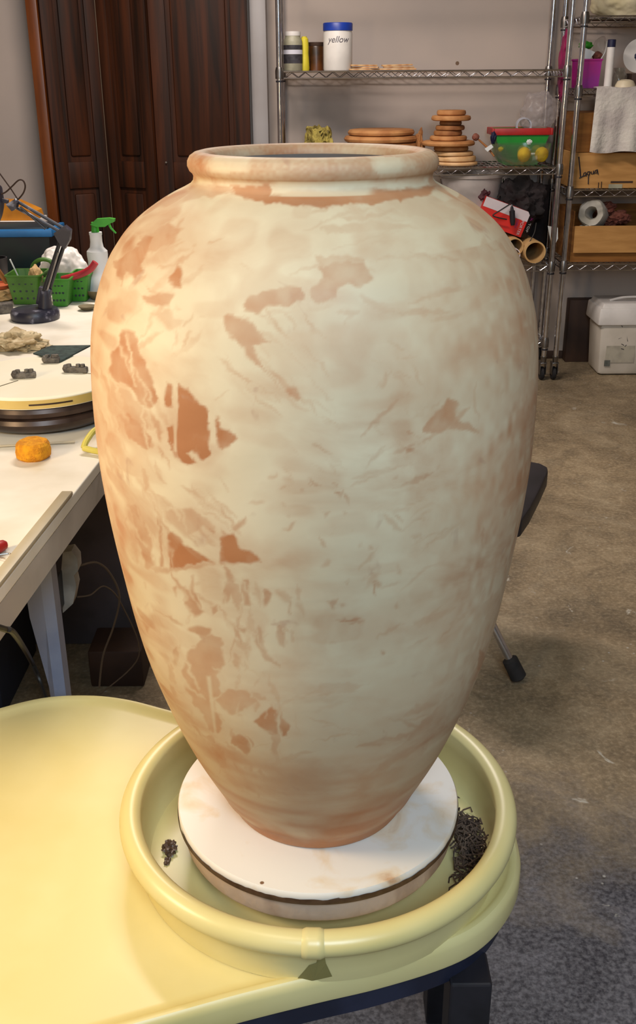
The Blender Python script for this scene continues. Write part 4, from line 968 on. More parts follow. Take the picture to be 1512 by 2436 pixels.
# olive dishes right of caddy
for (xx, yy, rx, hgt, lab) in ((222, 712, .045, .030, 'olive dish partly behind the vase, upper of two'), (208, 738, .026, .012, 'small flat olive dish beside the caddy')):
    q = pz(xx, yy, zt); o = MB().lathe([(0, 0), (rx * .5, 0), (rx * .9, hgt * .7), (rx, hgt), (rx * .92, hgt), (rx * .45, .005), (0, .005)], (0, 0, 0), 36).build('olive_dish', 'olive_dish'); o.location = (q.x + (.02 if yy < 720 else 0), q.y + .0, zt + .0005); tag(o, lab, 'dish', 'olive dishes by the caddy')
# left edge: black container, terracotta dish, tan stone, black clip
q = pz(-8, 712, zt); o = MB().lathe([(0, 0), (.05, 0), (.052, .004), (.052, .010), (.048, .010), (.046, .005), (0, .005)], (0, 0, 0), 36).build('terracotta_saucer', 'terracotta_dish'); o.location = (q.x, q.y, zt + .036); tag(o, 'terracotta saucer resting on the tan slab at the left edge', 'saucer')
o = MB().blob((0, 0, 0), (.062, .05, .02), .25, 2, 4, 7, flat=-.017).build('tan_slab', 'stone_tan'); o.location = (q.x + .012, q.y - .01, zt + .0175); tag(o, 'tan speckled slab under the saucer at the left edge', 'slab')
q = pz(-22, 690, zt); o = MB().lathe([(0, 0), (.04, 0), (.045, .09), (.041, .09), (.037, .005), (0, .005)], (0, 0, 0), 36).build('black_cup', 'black_plastic'); o.location = (q.x, q.y + .06, zt + .001); tag(o, 'black cup behind the saucer at the left frame edge', 'cup')
q = pz(10, 745, zt); o = MB().box((0, 0, .014), (.05, .03, .028), .004, Matrix.Rotation(.5, 3, 'Z')).build('black_clamp', 'clay_grey'); o.location = (q.x, q.y, zt + .0005); tag(o, 'dark clamp beside the lamp base at the left edge', 'clamp')

# ---- stand with tub behind the table
t = thing('low_stand', 'dark low stand behind the work table carrying the blue tub', 'stand', (-1.25, 2.85, 0))
MB().box((-1.25, 2.9, .60), (.95, .80, .03), .003).build('stand_top', 'brown_dark', t)
for x_ in (-1.68, -.82):
    for y_ in (2.55, 3.25): MB().box((x_, y_, .292), (.04, .04, .585), .002).build('leg', 'brown_dark', t)
zb_ = py(60, 552, 2.6).z
t = thing('storage_tub', 'dark teal storage tub with a bright blue rim', 'tub', (-1.15, 2.75, .616))
xr_ = py(122, 600, 2.6).x; xl_ = -1.50; cxt = (xl_ + xr_) / 2; wt = xr_ - xl_
b2 = bmesh.new()
def rq(w, d, z): return [b2.verts.new((cxt + sx * w / 2, 2.68 + sy * d / 2, z)) for sx, sy in ((-1, -1), (1, -1), (1, 1), (-1, 1))]
R4 = [rq(wt * .93, .15, .617), rq(wt, .17, zb_ - .01), rq(wt - .01, .16, zb_ - .01), rq(wt * .93 - .01, .14, .623)]
for p_, q_ in zip(R4, R4[1:]):
    for i in range(4): b2.faces.new((p_[i], p_[(i + 1) % 4], q_[(i + 1) % 4], q_[i]))
b2.faces.new(R4[0][::-1]); b2.faces.new(R4[-1]); bmesh.ops.recalc_face_normals(b2, faces=b2.faces[:]); MB()._merge(b2).build('tub_body', 'tub_dark', t, smooth=0)
MB().box((cxt, 2.68, zb_ + .006), (wt * .98, .16, .02), .004).build('lid', 'tub_dark', t)
mb = MB()
mb.box((cxt, 2.585, zb_ - .002), (wt + .03, .02, .026), .004); mb.box((xl_ - .005, 2.68, zb_ - .002), (.02, .19, .026), .004); mb.box((xr_ + .005, 2.68, zb_ - .002), (.02, .19, .026), .004)
mb.build('rim', 'tub_blue', t)
YO = 2.95; a = py(96, 541, YO); zz0 = a.z
h0 = zz0 - .616
tag(MB().box((a.x - .27, YO + .10, .616 + (py(50, 526, YO).z - .616) / 2), (.5, .2, py(50, 526, YO).z - .616 - .002), .004).build('white_carton', 'white_plastic', off=Vector((a.x - .27, YO + .1, .616))), 'white carton behind the blue rimmed tub', 'carton')
zw = py(50, 526, YO).z
b2 = bmesh.new()
f_ = [py(-40, 527, YO + .02), py(84, 527, YO + .02), py(78, 506, YO + .02), py(28, 484, YO + .02), py(-40, 480, YO + .02)]
for p in f_[:2]: p.z = zw
tag(MB().slab(f_, -.14).build('orange_bag', 'orange_cloth', off=f_[0], smooth=0), 'orange wedge shaped bag lying on the white carton', 'bag')

# ---- under the table
t = thing('power_strip', 'grey power strip box fixed under the table edge', 'power strip', px(160, 1400, -.40))
def U(x, y, Y=.62): return py(x, y, Y)
MB().slab([U(158, 1298), U(178, 1294), U(192, 1312), U(194, 1340), U(184, 1352), U(190, 1378), U(182, 1418), U(158, 1440), U(152, 1370)], -.03).build('housing', 'power_strip', t)
MB().slab([U(112, 1385, .60), U(150, 1350, .60), U(156, 1430, .60), U(120, 1440, .60)], -.05).build('adapter', 'black_plastic', t)
t2 = thing('black_cable', 'thin black cable looping down below the work table', 'cable', pz(236, 1640, 0))
MB().tube(smoothpts([U(190, 1345, .63), U(230, 1338, .66), U(262, 1365, .7), U(284, 1420, .72), U(270, 1490, .74), U(245, 1560, .75), U(236, 1635, .76)], 8), .0022, 6).build('cord', 'cable_grey', t2)
t2 = thing('black_cable', 'black cable crossing the table leg near the yellow tray', 'cable', U(115, 1660, .46)); t2.name = 'black_cable.001'
MB().tube(smoothpts([px(-12, 1490, -.396), px(12, 1497, -.394), px(34, 1508, -.398), U(70, 1565, .44), U(95, 1620, .44), U(118, 1690, .44)], 8), .0042, 8).build('cord', 'cable', t2)
t2 = thing('black_cable', 'thin dark cable sagging behind the power strip', 'cable', pz(250, 1655, 0)); t2.name = 'black_cable.002'
MB().tube(smoothpts([U(184, 1420, .63), U(215, 1415, .66), U(250, 1395, .72), U(290, 1440, .8), U(330, 1560, .85), U(240, 1650, .85)], 8), .0015, 6).build('cord', 'cable_grey', t2)
o = MB().box((0, 0, .11), (.34, .3, .22), .006).build('dark_tool_box', 'box_dark_floor'); q = pz(50, 1690, 0); o.location = (q.x - .20, q.y + .12, 0); tag(o, 'dark box on the floor below the left table', 'box')
q = pz(278, 1640, 0); o = MB().box((0, 0, .05), (.13, .12, .1), .006).build('brown_crate', 'brown_dark'); o.location = (q.x, q.y + .07, 0); tag(o, 'small dark brown box on the floor between table and vase', 'box')
tag(MB().box((-.84, 1.66, .3), (.72, .8, .6), .006).build('dark_filler', 'shade_grey', off=Vector((-.84, 1.66, 0))), 'dark cabinet added to darken the space beneath the white work table', 'filler')  # invented dark block, put in to darken the space under the table

# ------------------------------------------------------------ pottery wheel
t = thing('pottery_wheel', 'pale yellow pottery wheel with a dark metal frame, carrying the vase', 'pottery wheel', (-.1, 0, 0))
half = [(.260, 0), (.257, -.045), (.243, -.09), (.215, -.133), (.180, -.166), (.134, -.190), (.066, -.214), (0, -.232), (-.082, -.256), (-.169, -.285), (-.25, -.312), (-.33, -.332), (-.42, -.337), (-.49, -.318), (-.545, -.27), (-.575, -.2), (-.58, -.1)]
hb = [(.260, 0), (.258, .045), (.243, .09), (.215, .135), (.180, .168), (.134, .192), (.066, .212), (0, .228), (-.10, .250), (-.18, .272), (-.24, .298), (-.30, .324), (-.36, .337), (-.43, .334), (-.49, .310), (-.545, .27), (-.575, .2), (-.58, .1)]
loop = half + [(-.581, 0)] + hb[::-1][:-1]
lp = smoothpts([Vector((x, y, 0)) for x, y in loop + [loop[0]]], 5)[:-1]
def inset(pts, d):
    out = []; n = len(pts)
    for i in range(n):
        tg = (pts[(i + 1) % n] - pts[i - 1]).normalized(); nr = Vector((tg.y, -tg.x, 0))
        out.append(pts[i] + nr * d)
    return out
area = sum(lp[i].x * lp[(i + 1) % len(lp)].y - lp[(i + 1) % len(lp)].x * lp[i].y for i in range(len(lp)))
sg = 1 if area < 0 else -1
b2 = bmesh.new(); rings = []
for d_, z in ((.012, .412), (.001, .414), (0, .418), (0, .440), (.002, .447), (.006, .4505), (.011, .4505), (.015, .448), (.019, .4445), (.03, .443)):
    rings.append([b2.verts.new((p.x, p.y, z)) for p in inset(lp, sg * d_)])
for p_, q_ in zip(rings, rings[1:]):
    n = len(p_)
    for i in range(n): b2.faces.new((p_[i], p_[(i + 1) % n], q_[(i + 1) % n], q_[i]))
b2.faces.new(rings[0][::-1]); b2.faces.new(rings[-1]); bmesh.ops.recalc_face_normals(b2, faces=b2.faces[:])
MB()._merge(b2).build('tray', 'wheel_yellow', t, smooth=40)
# splash pan
rt = .0145; Rr = .2516 - rt; zr = B - .012
prof = [(.0, .437), (.20, .437), (.214, .440), (.222, .447), (.2265, .46), (.228, .49)]
arc = [(Rr + rt * math.cos(a), zr + rt * math.sin(a)) for a in [math.radians(d_) for d_ in range(150, -101, -12)]]
prof2 = prof + arc + [(.2335, .487), (.2325, .462), (.230, .4445), (.2285, .4438)]
pan = MB().lathe([(r_, z_) for r_, z_ in prof2], (0, 0, 0), 128).build('splash_pan', 'wheel_yellow', t, smooth=50)
# seam sleeve and dark patch painted for the shaded notch at the front
a0 = math.radians(-90) ; mb = MB(); b2 = bmesh.new(); rings = []
pc = pz(744, 2225, B)   # centre of sleeve
aa = math.atan2(pc.y, pc.x); hw = .0115
for i in range(7):
    an = aa - hw / Rr + 2 * hw / Rr * i / 6; e_ = .0018 if 0 < i < 6 else .0002
    rings.append([b2.verts.new(((Rr + (rt + e_) * math.cos(q)) * math.cos(an), (Rr + (rt + e_) * math.cos(q)) * math.sin(an), zr + (rt + e_) * math.sin(q))) for q in [math.radians(d_) for d_ in range(150, -101, -10)]])
for p_, q_ in zip(rings, rings[1:]):
    for i in range(len(p_) - 1): b2.faces.new((p_[i], p_[i + 1], q_[i + 1], q_[i]))
bmesh.ops.recalc_face_normals(b2, faces=b2.faces[:]); mb._merge(b2); mb.build('rim_sleeve', 'wheel_yellow', pan, smooth=40)
mb = MB(); b2 = bmesh.new()
cs = [(700, 2336), (735, 2296), (754, 2290), (757, 2264), (768, 2257), (775, 2292), (790, 2323), (745, 2333)]
vs = []
for (xx, yy) in cs:
    d_ = ray(xx, yy); o_ = CAM; rw = .2335                     # meets the pan's outer wall, whose radius tapers towards the tray
    for _ in range(5):
        A2 = d_[0] ** 2 + d_[1] ** 2; B2 = 2 * (o_[0] * d_[0] + o_[1] * d_[1]); C2 = o_[0] ** 2 + o_[1] ** 2 - (rw + .0012) ** 2
        tt = (-B2 - math.sqrt(B2 * B2 - 4 * A2 * C2)) / (2 * A2); hp_ = o_ + d_ * tt; rw = float(np.interp(hp_[2], [.4445, .462, .487], [.230, .2325, .2335]))
    vs.append(Vector(hp_))
vs2 = [b2.verts.new(v) for v in vs]; b2.faces.new(vs2); bmesh.ops.triangulate(b2, faces=b2.faces[:]); mb._merge(b2)
mb.build('seam_gap_shade', 'seam_shade', pan, smooth=0)
# wheel head + frame + legs
MB().lathe([(0, .470), (.150, .470), (.169, .472), (.171, .476), (.171, .497), (.168, .500), (0, .500)], (0, 0, 0), 96).build('wheel_head', 'clay_slip_side', t)
MB().lathe([(.03, .43), (.03, .475)], (0, 0, 0), 24).build('shaft', 'chrome_dull', t)
fr = inset(lp, sg * .016); b2 = bmesh.new()
MBf = MB(); A_ = [b2.verts.new((p.x, p.y, .370)) for p in fr]; B_ = [b2.verts.new((p.x, p.y, .4125)) for p in fr]; fi = inset(lp, sg * .03); C_ = [b2.verts.new((p.x, p.y, .4125)) for p in fi]; E_ = [b2.verts.new((p.x, p.y, .370)) for p in fi]; n = len(A_)
for P1_, P2_ in ((A_, B_), (B_, C_), (C_, E_), (E_, A_)):
    for i in range(n): b2.faces.new((P1_[i], P1_[(i + 1) % n], P2_[(i + 1) % n], P2_[i]))
bmesh.ops.recalc_face_normals(b2, faces=b2.faces[:]); MBf._merge(b2).build('frame', 'navy_metal', t, smooth=40)
for (x_, y_) in ((.180, -.148), (.190, .11), (-.47, -.24), (-.47, .24)):
    l = MB().box((x_, y_, .19), (.05, .05, .37), .003).build('leg', 'black_plastic', t, smooth=0)
    MB().cyl((x_, y_, 0), (x_, y_, .008), .02).build('foot', 'black_rubber', l)
MB().box((-.12, 0, .33), (.26, .22, .12), .01).build('motor_housing', 'black_plastic', t)

# bat
t = thing('plaster_bat', 'round white plaster bat under the vase with dark clay streaked edge', 'bat', (0, 0, .501))
mb = MB().lathe([(0, .5012), (.172, .5012), (.1765, .504), (.178, .512), (.178, .5175), (.1765, .520), (0, .520)], (0, 0, 0), 128); mb.build('bat_disc', 'bat_plaster', t)
mb = MB(); prof = [(.1775, .5035), (.1790, .506), (.1788, .5125)]
mb.lathe(prof, (0, 0, 0), 220)
for v in mb.bm.verts:
    an = math.atan2(v.co.y, v.co.x); v.co.z += .0018 * mnoise.fractal(Vector((math.cos(an) * 14, math.sin(an) * 14, 0)), 1, 2, 4) if v.co.z > .511 else 0
mb.build('clay_rim', 'clay_wet', t)
# shavings in the pan (right) and lump left
rnd = random.Random(5); mb = MB()
ctr = pz(1105, 2020, .445)
for i in range(420):
    r_ = rnd.gauss(0, 1); x = ctr.x + rnd.gauss(0, .016); y = ctr.y + rnd.gauss(0, .042); rr = math.hypot(x, y)
    if rr > .215 or rr < .183: continue
    z = .443 + rnd.random() * .032 * math.exp(-((y - ctr.y) / .05) ** 2); a = rnd.random() * 6.28; L_ = .004 + rnd.random() * .008
    p = [Vector((x + L_ * math.cos(a + q * 1.1) * (.4 + .3 * q), y + L_ * math.sin(a + q * 1.1) * (.4 + .3 * q), z + .003 * math.sin(q * 2))) for q in range(4)]
    mb.tube(p, .0011, 4)
o = mb.build('clay_shavings', 'shavings', off=ctr); tag(o, 'heap of curled brown clay shavings in the right of the pan', 'clay shavings', kind='stuff')
mb = MB(); rr_ = .20; b2 = bmesh.new()
for (xx, yy, s1, lab) in ((404, 2018, 1, 'dark wet clay lump on the pan floor at the left'),):
    c = pz(xx, yy, .447); o = MB().blob((0, 0, 0), (.0085, .011, .006), .6, 2.5, 4, 3).build('clay_lump', 'clay_wet'); o.location = c; tag(o, lab, 'clay')
    c = pz(398, 2048, .444); o = MB().blob((0, 0, 0), (.004, .008, .003), .6, 2.5, 3, 6).build('clay_lump', 'clay_wet'); o.location = c; tag(o, 'smaller wet clay smear just below the dark lump in the pan', 'clay')

# ------------------------------------------------------------ the pot
PR = [(.0, 0), (.1035, 0), (.1075, .003), (.1105, .008), (.1135, .014), (.1175, .021), (.1228, .029), (.1275, .040), (.1375, .060), (.1470, .080), (.1560, .1), (.1640, .12), (.1715, .14), (.1785, .16), (.1850, .18), (.1911, .2), (.1968, .22), (.2018, .24), (.2061, .26), (.2098, .28), (.2132, .3), (.2162, .32), (.2191, .34), (.2220, .36), (.2247, .38), (.2272, .40), (.2294, .42), (.2312, .44), (.2328, .46), (.2337, .48), (.2341, .50), (.2343, .52), (.2342, .54), (.2335, .56), (.2324, .58), (.2304, .60), (.2270, .62), (.2217, .64), (.2146, .66), (.2051, .68), (.1906, .70), (.1810, .71), (.1687, .72), (.1520, .731), (.1400, .7375), (.1290, .7425), (.1215, .7465), (.1185, .7500), (.1180, .7540), (.1190, .7566), (.1218, .7590), (.1236, .7635), (.1234, .7680), (.1210, .7725), (.1165, .7755), (.1110, .7768), (.1060, .7760), (.1015, .7730), (.0993, .7685), (.0990, .762), (.0985, .752), (.1000, .742), (.110, .730), (.150, .712), (.185, .690), (.215, .640), (.225, .55), (.222, .42), (.205, .29), (.165, .13), (.125, .05), (.10, .012), (0, .012)]
seg = []
for i in range(len(PR) - 1):
    a, b_ = PR[i], PR[i + 1]; inner = i > 60
    n = 1 if (i == 0 or inner) else max(1, int(math.hypot(b_[0] - a[0], b_[1] - a[1]) / .0018))
    for q in range(n): seg.append((a[0] + (b_[0] - a[0]) * q / n, a[1] + (b_[1] - a[1]) * q / n))
seg.append(PR[-1])
# smooth the dense outer part
arr = np.array(seg); j0 = 3; j1 = int(np.argmax((arr[:, 1] > .768) & (np.arange(len(arr)) > 50)))
for _ in range(14):
    a_ = arr.copy(); a_[j0 + 1:j1 - 1] = .25 * arr[j0:j1 - 2] + .5 * arr[j0 + 1:j1 - 1] + .25 * arr[j0 + 2:j1]; msk = (arr[:, 1] > .03) & (arr[:, 1] < .738); arr[msk] = a_[msk]
NA = 840
ang = np.linspace(0, 2 * np.pi, NA, endpoint=False)
NR = len(arr)
rr = np.maximum(arr[:, 0], 1e-5)
# slight throwing undulation
V = np.zeros((NR, NA, 3)); V[..., 0] = rr[:, None] * np.cos(ang); V[..., 1] = rr[:, None] * np.sin(ang); V[..., 2] = arr[:, 1][:, None]
Vf = V.reshape(-1, 3)
idx = np.arange(NR * NA).reshape(NR, NA); q0 = idx[:-1]; q1 = idx[1:]
faces = np.stack([q0, np.roll(q0, -1, 1), np.roll(q1, -1, 1), q1], -1).reshape(-1, 4)
me = D.meshes.new('vase'); me.from_pydata(Vf.tolist(), [], faces.tolist()); me.update()
# slip / bare clay pattern: brushed patches laid on the outer wall
wx, wy = proj(Vf + np.array([0, 0, B]))
front = (Vf[:, 1] < .06) & (np.repeat(np.arange(NR), NA) < 10000)
mask = np.zeros(len(Vf))
rs = np.random.RandomState(3)
def vnoise(x, y, s, seed):
    r_ = np.random.RandomState(seed).rand(64, 64); X = x / s; Y = y / s; xi = np.floor(X).astype(int); yi = np.floor(Y).astype(int); fx = X - xi; fy = Y - yi; fx = fx * fx * (3 - 2 * fx); fy = fy * fy * (3 - 2 * fy)
    g = lambda a, b: r_[a % 64, b % 64]
    return (g(xi, yi) * (1 - fx) + g(xi + 1, yi) * fx) * (1 - fy) + (g(xi, yi + 1) * (1 - fx) + g(xi + 1, yi + 1) * fx) * fy
jx = wx + 10 * (vnoise(wx, wy, 18, 1) - .5) + 5 * (vnoise(wx, wy, 7, 2) - .5); jy = wy + 10 * (vnoise(wx, wy, 18, 3) - .5) + 5 * (vnoise(wx, wy, 7, 4) - .5)
def pip(poly, w, cut=False, jit=True, soft=True):
    global mask
    X, Y = (jx, jy) if jit else (wx, wy)
    P = np.array(poly, float); mn = P.min(0) - 12; mx_ = P.max(0) + 12
    s_ = np.where(front & (wx > mn[0]) & (wx < mx_[0]) & (wy > mn[1]) & (wy < mx_[1]))[0]
    if len(s_) == 0: return
    x, y = X[s_], Y[s_]; inside = np.zeros(len(s_), bool); n = len(P); dmin = np.full(len(s_), 1e9)
    for i in range(n):
        x1_, y1_ = P[i]; x2_, y2_ = P[(i + 1) % n]
        cnd = ((y1_ > y) != (y2_ > y)) & (x < (x2_ - x1_) * (y - y1_) / (y2_ - y1_ + 1e-9) + x1_); inside ^= cnd
        dx, dy = x2_ - x1_, y2_ - y1_; tt = np.clip(((x - x1_) * dx + (y - y1_) * dy) / (dx * dx + dy * dy + 1e-9), 0, 1); dmin = np.minimum(dmin, np.hypot(x - x1_ - tt * dx, y - y1_ - tt * dy))
    sd = np.where(inside, dmin, -dmin); k_ = np.clip((sd + 5) / 10, 0, 1); k_ = k_ * k_ * (3 - 2 * k_)
    if cut: mask[s_] *= (1 - k_ * w)
    else: mask[s_] = np.maximum(mask[s_], k_ * w * (.8 + .35 * vnoise(x, y, 26, 9)))
pols = [
 ([(291,788),(318,792),(337,845),(356,895),(379,949),(356,980),(333,964),(307,918),(280,911),(257,888),(262,838),(284,811)], .85),
 ([(257,900),(300,930),(340,970),(372,990),(379,1020),(340,1020),(300,990),(262,950)], .55),
 ([(270,984),(307,980),(345,1022),(368,1060),(345,1072),(314,1049),(287,1033)], .7),
 ([(240,1060),(258,1050),(290,1120),(300,1180),(280,1180),(262,1120)], .5),
 ([(393,911),(410,922),(410,972),(395,964)], 1), ([(425,911),(448,930),(475,960),(496,980),(500,1087),(479,1091),(456,1072),(445,1076),(464,1099),(445,1106),(418,1087),(397,1053),(395,1018),(418,1000),(425,960)], 1),
 ([(514,987),(525,1022),(548,1026),(571,1045),(552,1060),(525,1076),(515,1068)], .95),
 ([(579,723),(594,704),(640,688),(686,677),(717,688),(721,711),(694,727),(640,730),(610,746),(583,742)], .7),
 ([(533,753),(544,746),(594,765),(625,796),(648,815),(602,822),(621,865),(640,888),(610,872),(571,826),(537,784)], .75),
 ([(679,918),(702,922),(721,949),(705,953),(682,938)], .7), ([(640,880),(660,890),(700,930),(680,935)], .45),
 ([(518,849),(560,880),(602,905),(592,915),(540,880)], .5), ([(750,610),(870,612),(868,650),(800,650),(760,640)], .4),
 ([(751,638),(797,623),(866,623),(886,665),(855,688),(824,677),(805,688),(794,711),(763,723),(740,715),(735,690),(770,665)], .6),
 ([(1005,1014),(1028,987),(1070,949),(1093,957),(1085,984),(1124,968),(1097,995),(1139,1022),(1143,1037),(1108,1026),(1070,1022),(1039,1033),(1008,1030)], .65),
 ([(962,1026),(985,1030),(970,1037)], .6), ([(955,1060),(989,1068),(970,1083)], .55),
 ([(272,619),(326,585),(349,550),(364,565),(345,611),(337,646),(322,665),(299,650),(287,680),(276,657)], .75),
 ([(330,560),(400,530),(440,545),(400,580),(370,600),(340,600)], .5),
 ([(402,657),(422,627),(433,654),(429,692),(410,688)], .95), ([(333,704),(395,700),(418,707),(402,727),(349,723)], .65), ([(395,560),(420,550),(412,580),(398,585)], .6),
 ([(360,745),(400,735),(430,770),(400,790)], .4),
 ([(400,1268),(412,1265),(446,1303),(481,1320),(508,1337),(446,1344),(402,1351)], 1),
 ([(522,1286),(536,1272),(556,1272),(570,1306),(611,1320),(622,1337),(570,1339),(520,1341)], .9),
 ([(305,1196),(322,1203),(353,1265),(360,1293),(371,1348),(353,1361),(336,1320),(319,1265)], .65),
 ([(378,1270),(388,1268),(388,1345),(378,1350)], .75), ([(352,1350),(520,1338),(620,1338),(520,1346),(370,1364)], .5),
 ([(388,1213),(460,1210),(515,1251),(512,1272),(481,1255),(433,1286),(405,1248)], .42), ([(555,1250),(583,1228),(580,1245),(560,1268)], .6), ([(490,1255),(515,1260),(512,1275)], .6),
 ([(443,1406),(463,1406),(484,1461),(460,1465),(439,1440)], .8), ([(498,1444),(512,1440),(522,1458),(501,1465)], .75), ([(536,1382),(549,1379),(555,1399),(545,1440),(530,1440)], .6), ([(570,1379),(591,1382),(599,1437),(577,1444)], .7), ([(625,1403),(646,1406),(642,1430),(625,1444)], .7), ([(410,1400),(425,1390),(425,1420)], .6), ([(686,1420),(692,1420),(694,1460),(688,1462)], .5),
 ([(443,1485),(481,1482),(508,1495),(488,1526),(450,1502)], .8), ([(550,1490),(590,1490),(580,1505)], .6),
 ([(446,1554),(501,1506),(525,1513),(536,1581),(515,1609),(532,1650),(501,1667),(532,1719),(532,1753),(501,1746),(477,1702),(446,1650),(433,1599)], .72),
 ([(549,1736),(587,1750),(604,1771),(584,1798),(549,1774)], .95), ([(598,1712),(635,1678),(660,1685),(687,1726),(684,1746),(646,1753),(618,1729)], .95),
 ([(543,1636),(584,1640),(615,1667),(577,1691),(549,1705),(508,1667)], .6), ([(480,1740),(532,1770),(545,1830),(520,1830)], .6),
 ([(1235,900),(1275,900),(1270,1010),(1250,1090),(1232,1040),(1240,960)], .6), ([(1140,1540),(1160,1560),(1140,1610),(1125,1590)], .8), ([(1080,1640),(1060,1720),(1000,1800),(940,1850),(900,1870),(870,1845),(960,1760)], .5),
 ([(1190,1380),(1212,1350),(1196,1440),(1160,1540),(1150,1500)], .5), ([(885,1385),(892,1392),(893,1420),(884,1410)], .7), ([(800,1470),(830,1472),(860,1470),(850,1480),(805,1478)], .75), ([(775,1430),(805,1422),(790,1448)], .45),
 ([(798,1165),(812,1170),(806,1180)], .6), ([(765,1220),(788,1216),(770,1232)], .5), ([(815,1212),(828,1220),(822,1230)], .55), ([(910,1215),(935,1240),(960,1262),(940,1262),(915,1235)], .4), ([(990,1280),(1060,1255),(1085,1245),(1050,1272)], .45),
 ([(940,740),(1040,735),(1090,745),(1040,752),(950,752)], .35), ([(850,700),(920,730),(950,745),(910,745),(860,720)], .35), ([(1140,1250),(1150,1255),(1150,1310),(1140,1300)], .5),
 ([(760,1620),(880,1630),(900,1610),(840,1650),(740,1650)], .35), ([(980,1480),(1080,1440),(1100,1440),(1040,1480),(990,1500)], .35), ([(830,1800),(860,1805),(850,1830)], .5),
 ([(280,560),(300,550),(330,520),(360,500),(400,470),(440,470),(420,520),(350,560)], .45),
 ([(545,442),(640,440),(648,478),(600,478),(565,468)], 1.1), ([(455,440),(520,440),(560,452),(560,462),(480,470),(430,480)], .55), ([(610,472),(700,455),(800,450),(960,448),(1040,440),(1020,468),(900,486),(760,494),(640,486)], 1.1), ([(1150,560),(1180,600),(1170,620),(1140,590)], .3), ([(900,480),(1000,470),(1100,500),(1080,530),(980,520)], .3),
 ([(760,540),(900,525),(1000,540),(900,552),(780,560)], .3),
]
for P, w in pols: pip(P, w)
# thinner brushed strokes, direction and strength by zone
def strokes(n, x0_, x1_, y0_, y1_, ang_, spread_, L0, L1, w0, w1, k0, k1, cut=False):
    for _ in range(n):
        cx_, cy_ = rs.uniform(x0_, x1_), rs.uniform(y0_, y1_); a_ = math.radians(ang_ + rs.uniform(-spread_, spread_)); L_ = rs.uniform(L0, L1); w_ = rs.uniform(w0, w1); bd = rs.uniform(-.35, .35)
        up, dn = [], []
        for i in range(7):
            t_ = i / 6 - .5; aa_ = a_ + bd * t_; x = cx_ + L_ * t_ * math.cos(a_) - bd * L_ * t_ * t_ * math.sin(a_); y = cy_ + L_ * t_ * math.sin(a_) + bd * L_ * t_ * t_ * math.cos(a_)
            h_ = w_ * (1 - (2 * t_) ** 2) * .5 + .6; up.append((x - h_ * math.sin(aa_), y + h_ * math.cos(aa_))); dn.append((x + h_ * math.sin(aa_), y - h_ * math.cos(aa_)))
        pip(up + dn[::-1], rs.uniform(k0, k1), cut)
strokes(46, 230, 400, 880, 1360, 70, 12, 50, 170, 5, 16, .25, .6)
strokes(20, 380, 560, 1170, 1330, 45, 15, 50, 120, 5, 12, .25, .5)
strokes(30, 560, 760, 740, 980, 48, 12, 50, 150, 4, 12, .2, .45)
strokes(40, 400, 720, 1390, 1860, 65, 40, 40, 140, 5, 18, .25, .6)
strokes(46, 860, 1250, 880, 1700, -28, 25, 40, 160, 4, 13, .15, .42)
strokes(26, 1120, 1260, 900, 1600, -80, 12, 60, 180, 5, 14, .2, .5)
strokes(36, 600, 1000, 1120, 1560, 10, 60, 10, 40, 5, 14, .25, .55)
strokes(40, 480, 1060, 1640, 1990, 0, 25, 60, 180, 5, 18, .2, .5)
strokes(30, 240, 460, 540, 880, -35, 30, 30, 110, 6, 20, .2, .5)
strokes(24, 620, 1100, 480, 760, -6, 14, 60, 200, 5, 16, .15, .38)
strokes(26, 700, 1000, 820, 1120, 40, 30, 30, 120, 3, 9, .12, .32)
strokes(26, 240, 420, 800, 1330, 72, 10, 60, 180, 2, 5, .5, .9, True)
strokes(22, 420, 700, 1380, 1800, 50, 50, 60, 160, 2, 6, .5, .9, True)
strokes(70, 260, 1240, 560, 1900, -20, 80, 12, 60, 3, 9, .2, .5)
strokes(26, 420, 700, 1400, 1900, 60, 40, 40, 120, 8, 24, .35, .65)
# cream drips left when the wet slip ran
for P in ([(413,885),(419,885),(422,1000),(420,1075),(414,1075),(411,1000)], [(502,960),(509,985),(511,1100),(503,1100)], [(371,1270),(377,1268),(379,1345),(373,1345)], [(388,1265),(396,1262),(400,1345),(392,1350)], [(513,1240),(521,1240),(522,1345),(513,1345)], [(555,1740),(640,1672),(645,1680),(560,1750)], [(430,1490),(470,1480),(520,1496),(525,1500),(470,1488),(432,1498)], [(398,1248),(410,1250),(450,1290),(510,1330),(505,1337),(445,1296)], [(492,1610),(500,1610),(515,1760),(545,1700),(550,1705),(515,1775)]):
    pip(P, .95, True, False)
# bare rim, neck and foot, wiped lower wall
z_ = Vf[:, 2]; an_ = np.arctan2(Vf[:, 1], Vf[:, 0])
n1 = vnoise(an_ * 100 + 500, z_ * 3000, 30, 21); n2 = vnoise(an_ * 100 + 500, z_ * 900, 22, 22)
outer = (np.repeat(np.arange(NR), NA) < NR)
n3 = .6 * vnoise(an_ * 5 + 80, z_ * 60 + 5, 1.0, 24) + .4 * vnoise(an_ * 40 + 80, z_ * 500 + 5, 1.0, 25)
rim = np.clip((z_ - .752) / .004, 0, 1) * (.38 + .42 * np.clip((n3 - .2) * 1.7, 0, 1))
mask = np.maximum(mask, rim)
low = np.clip((.36 - z_) / .30, 0, 1) * (.38 + .55 * n1) + np.clip((.035 - z_) / .02, 0, 1) * .5
mask = np.maximum(mask, np.clip(low, 0, .95))
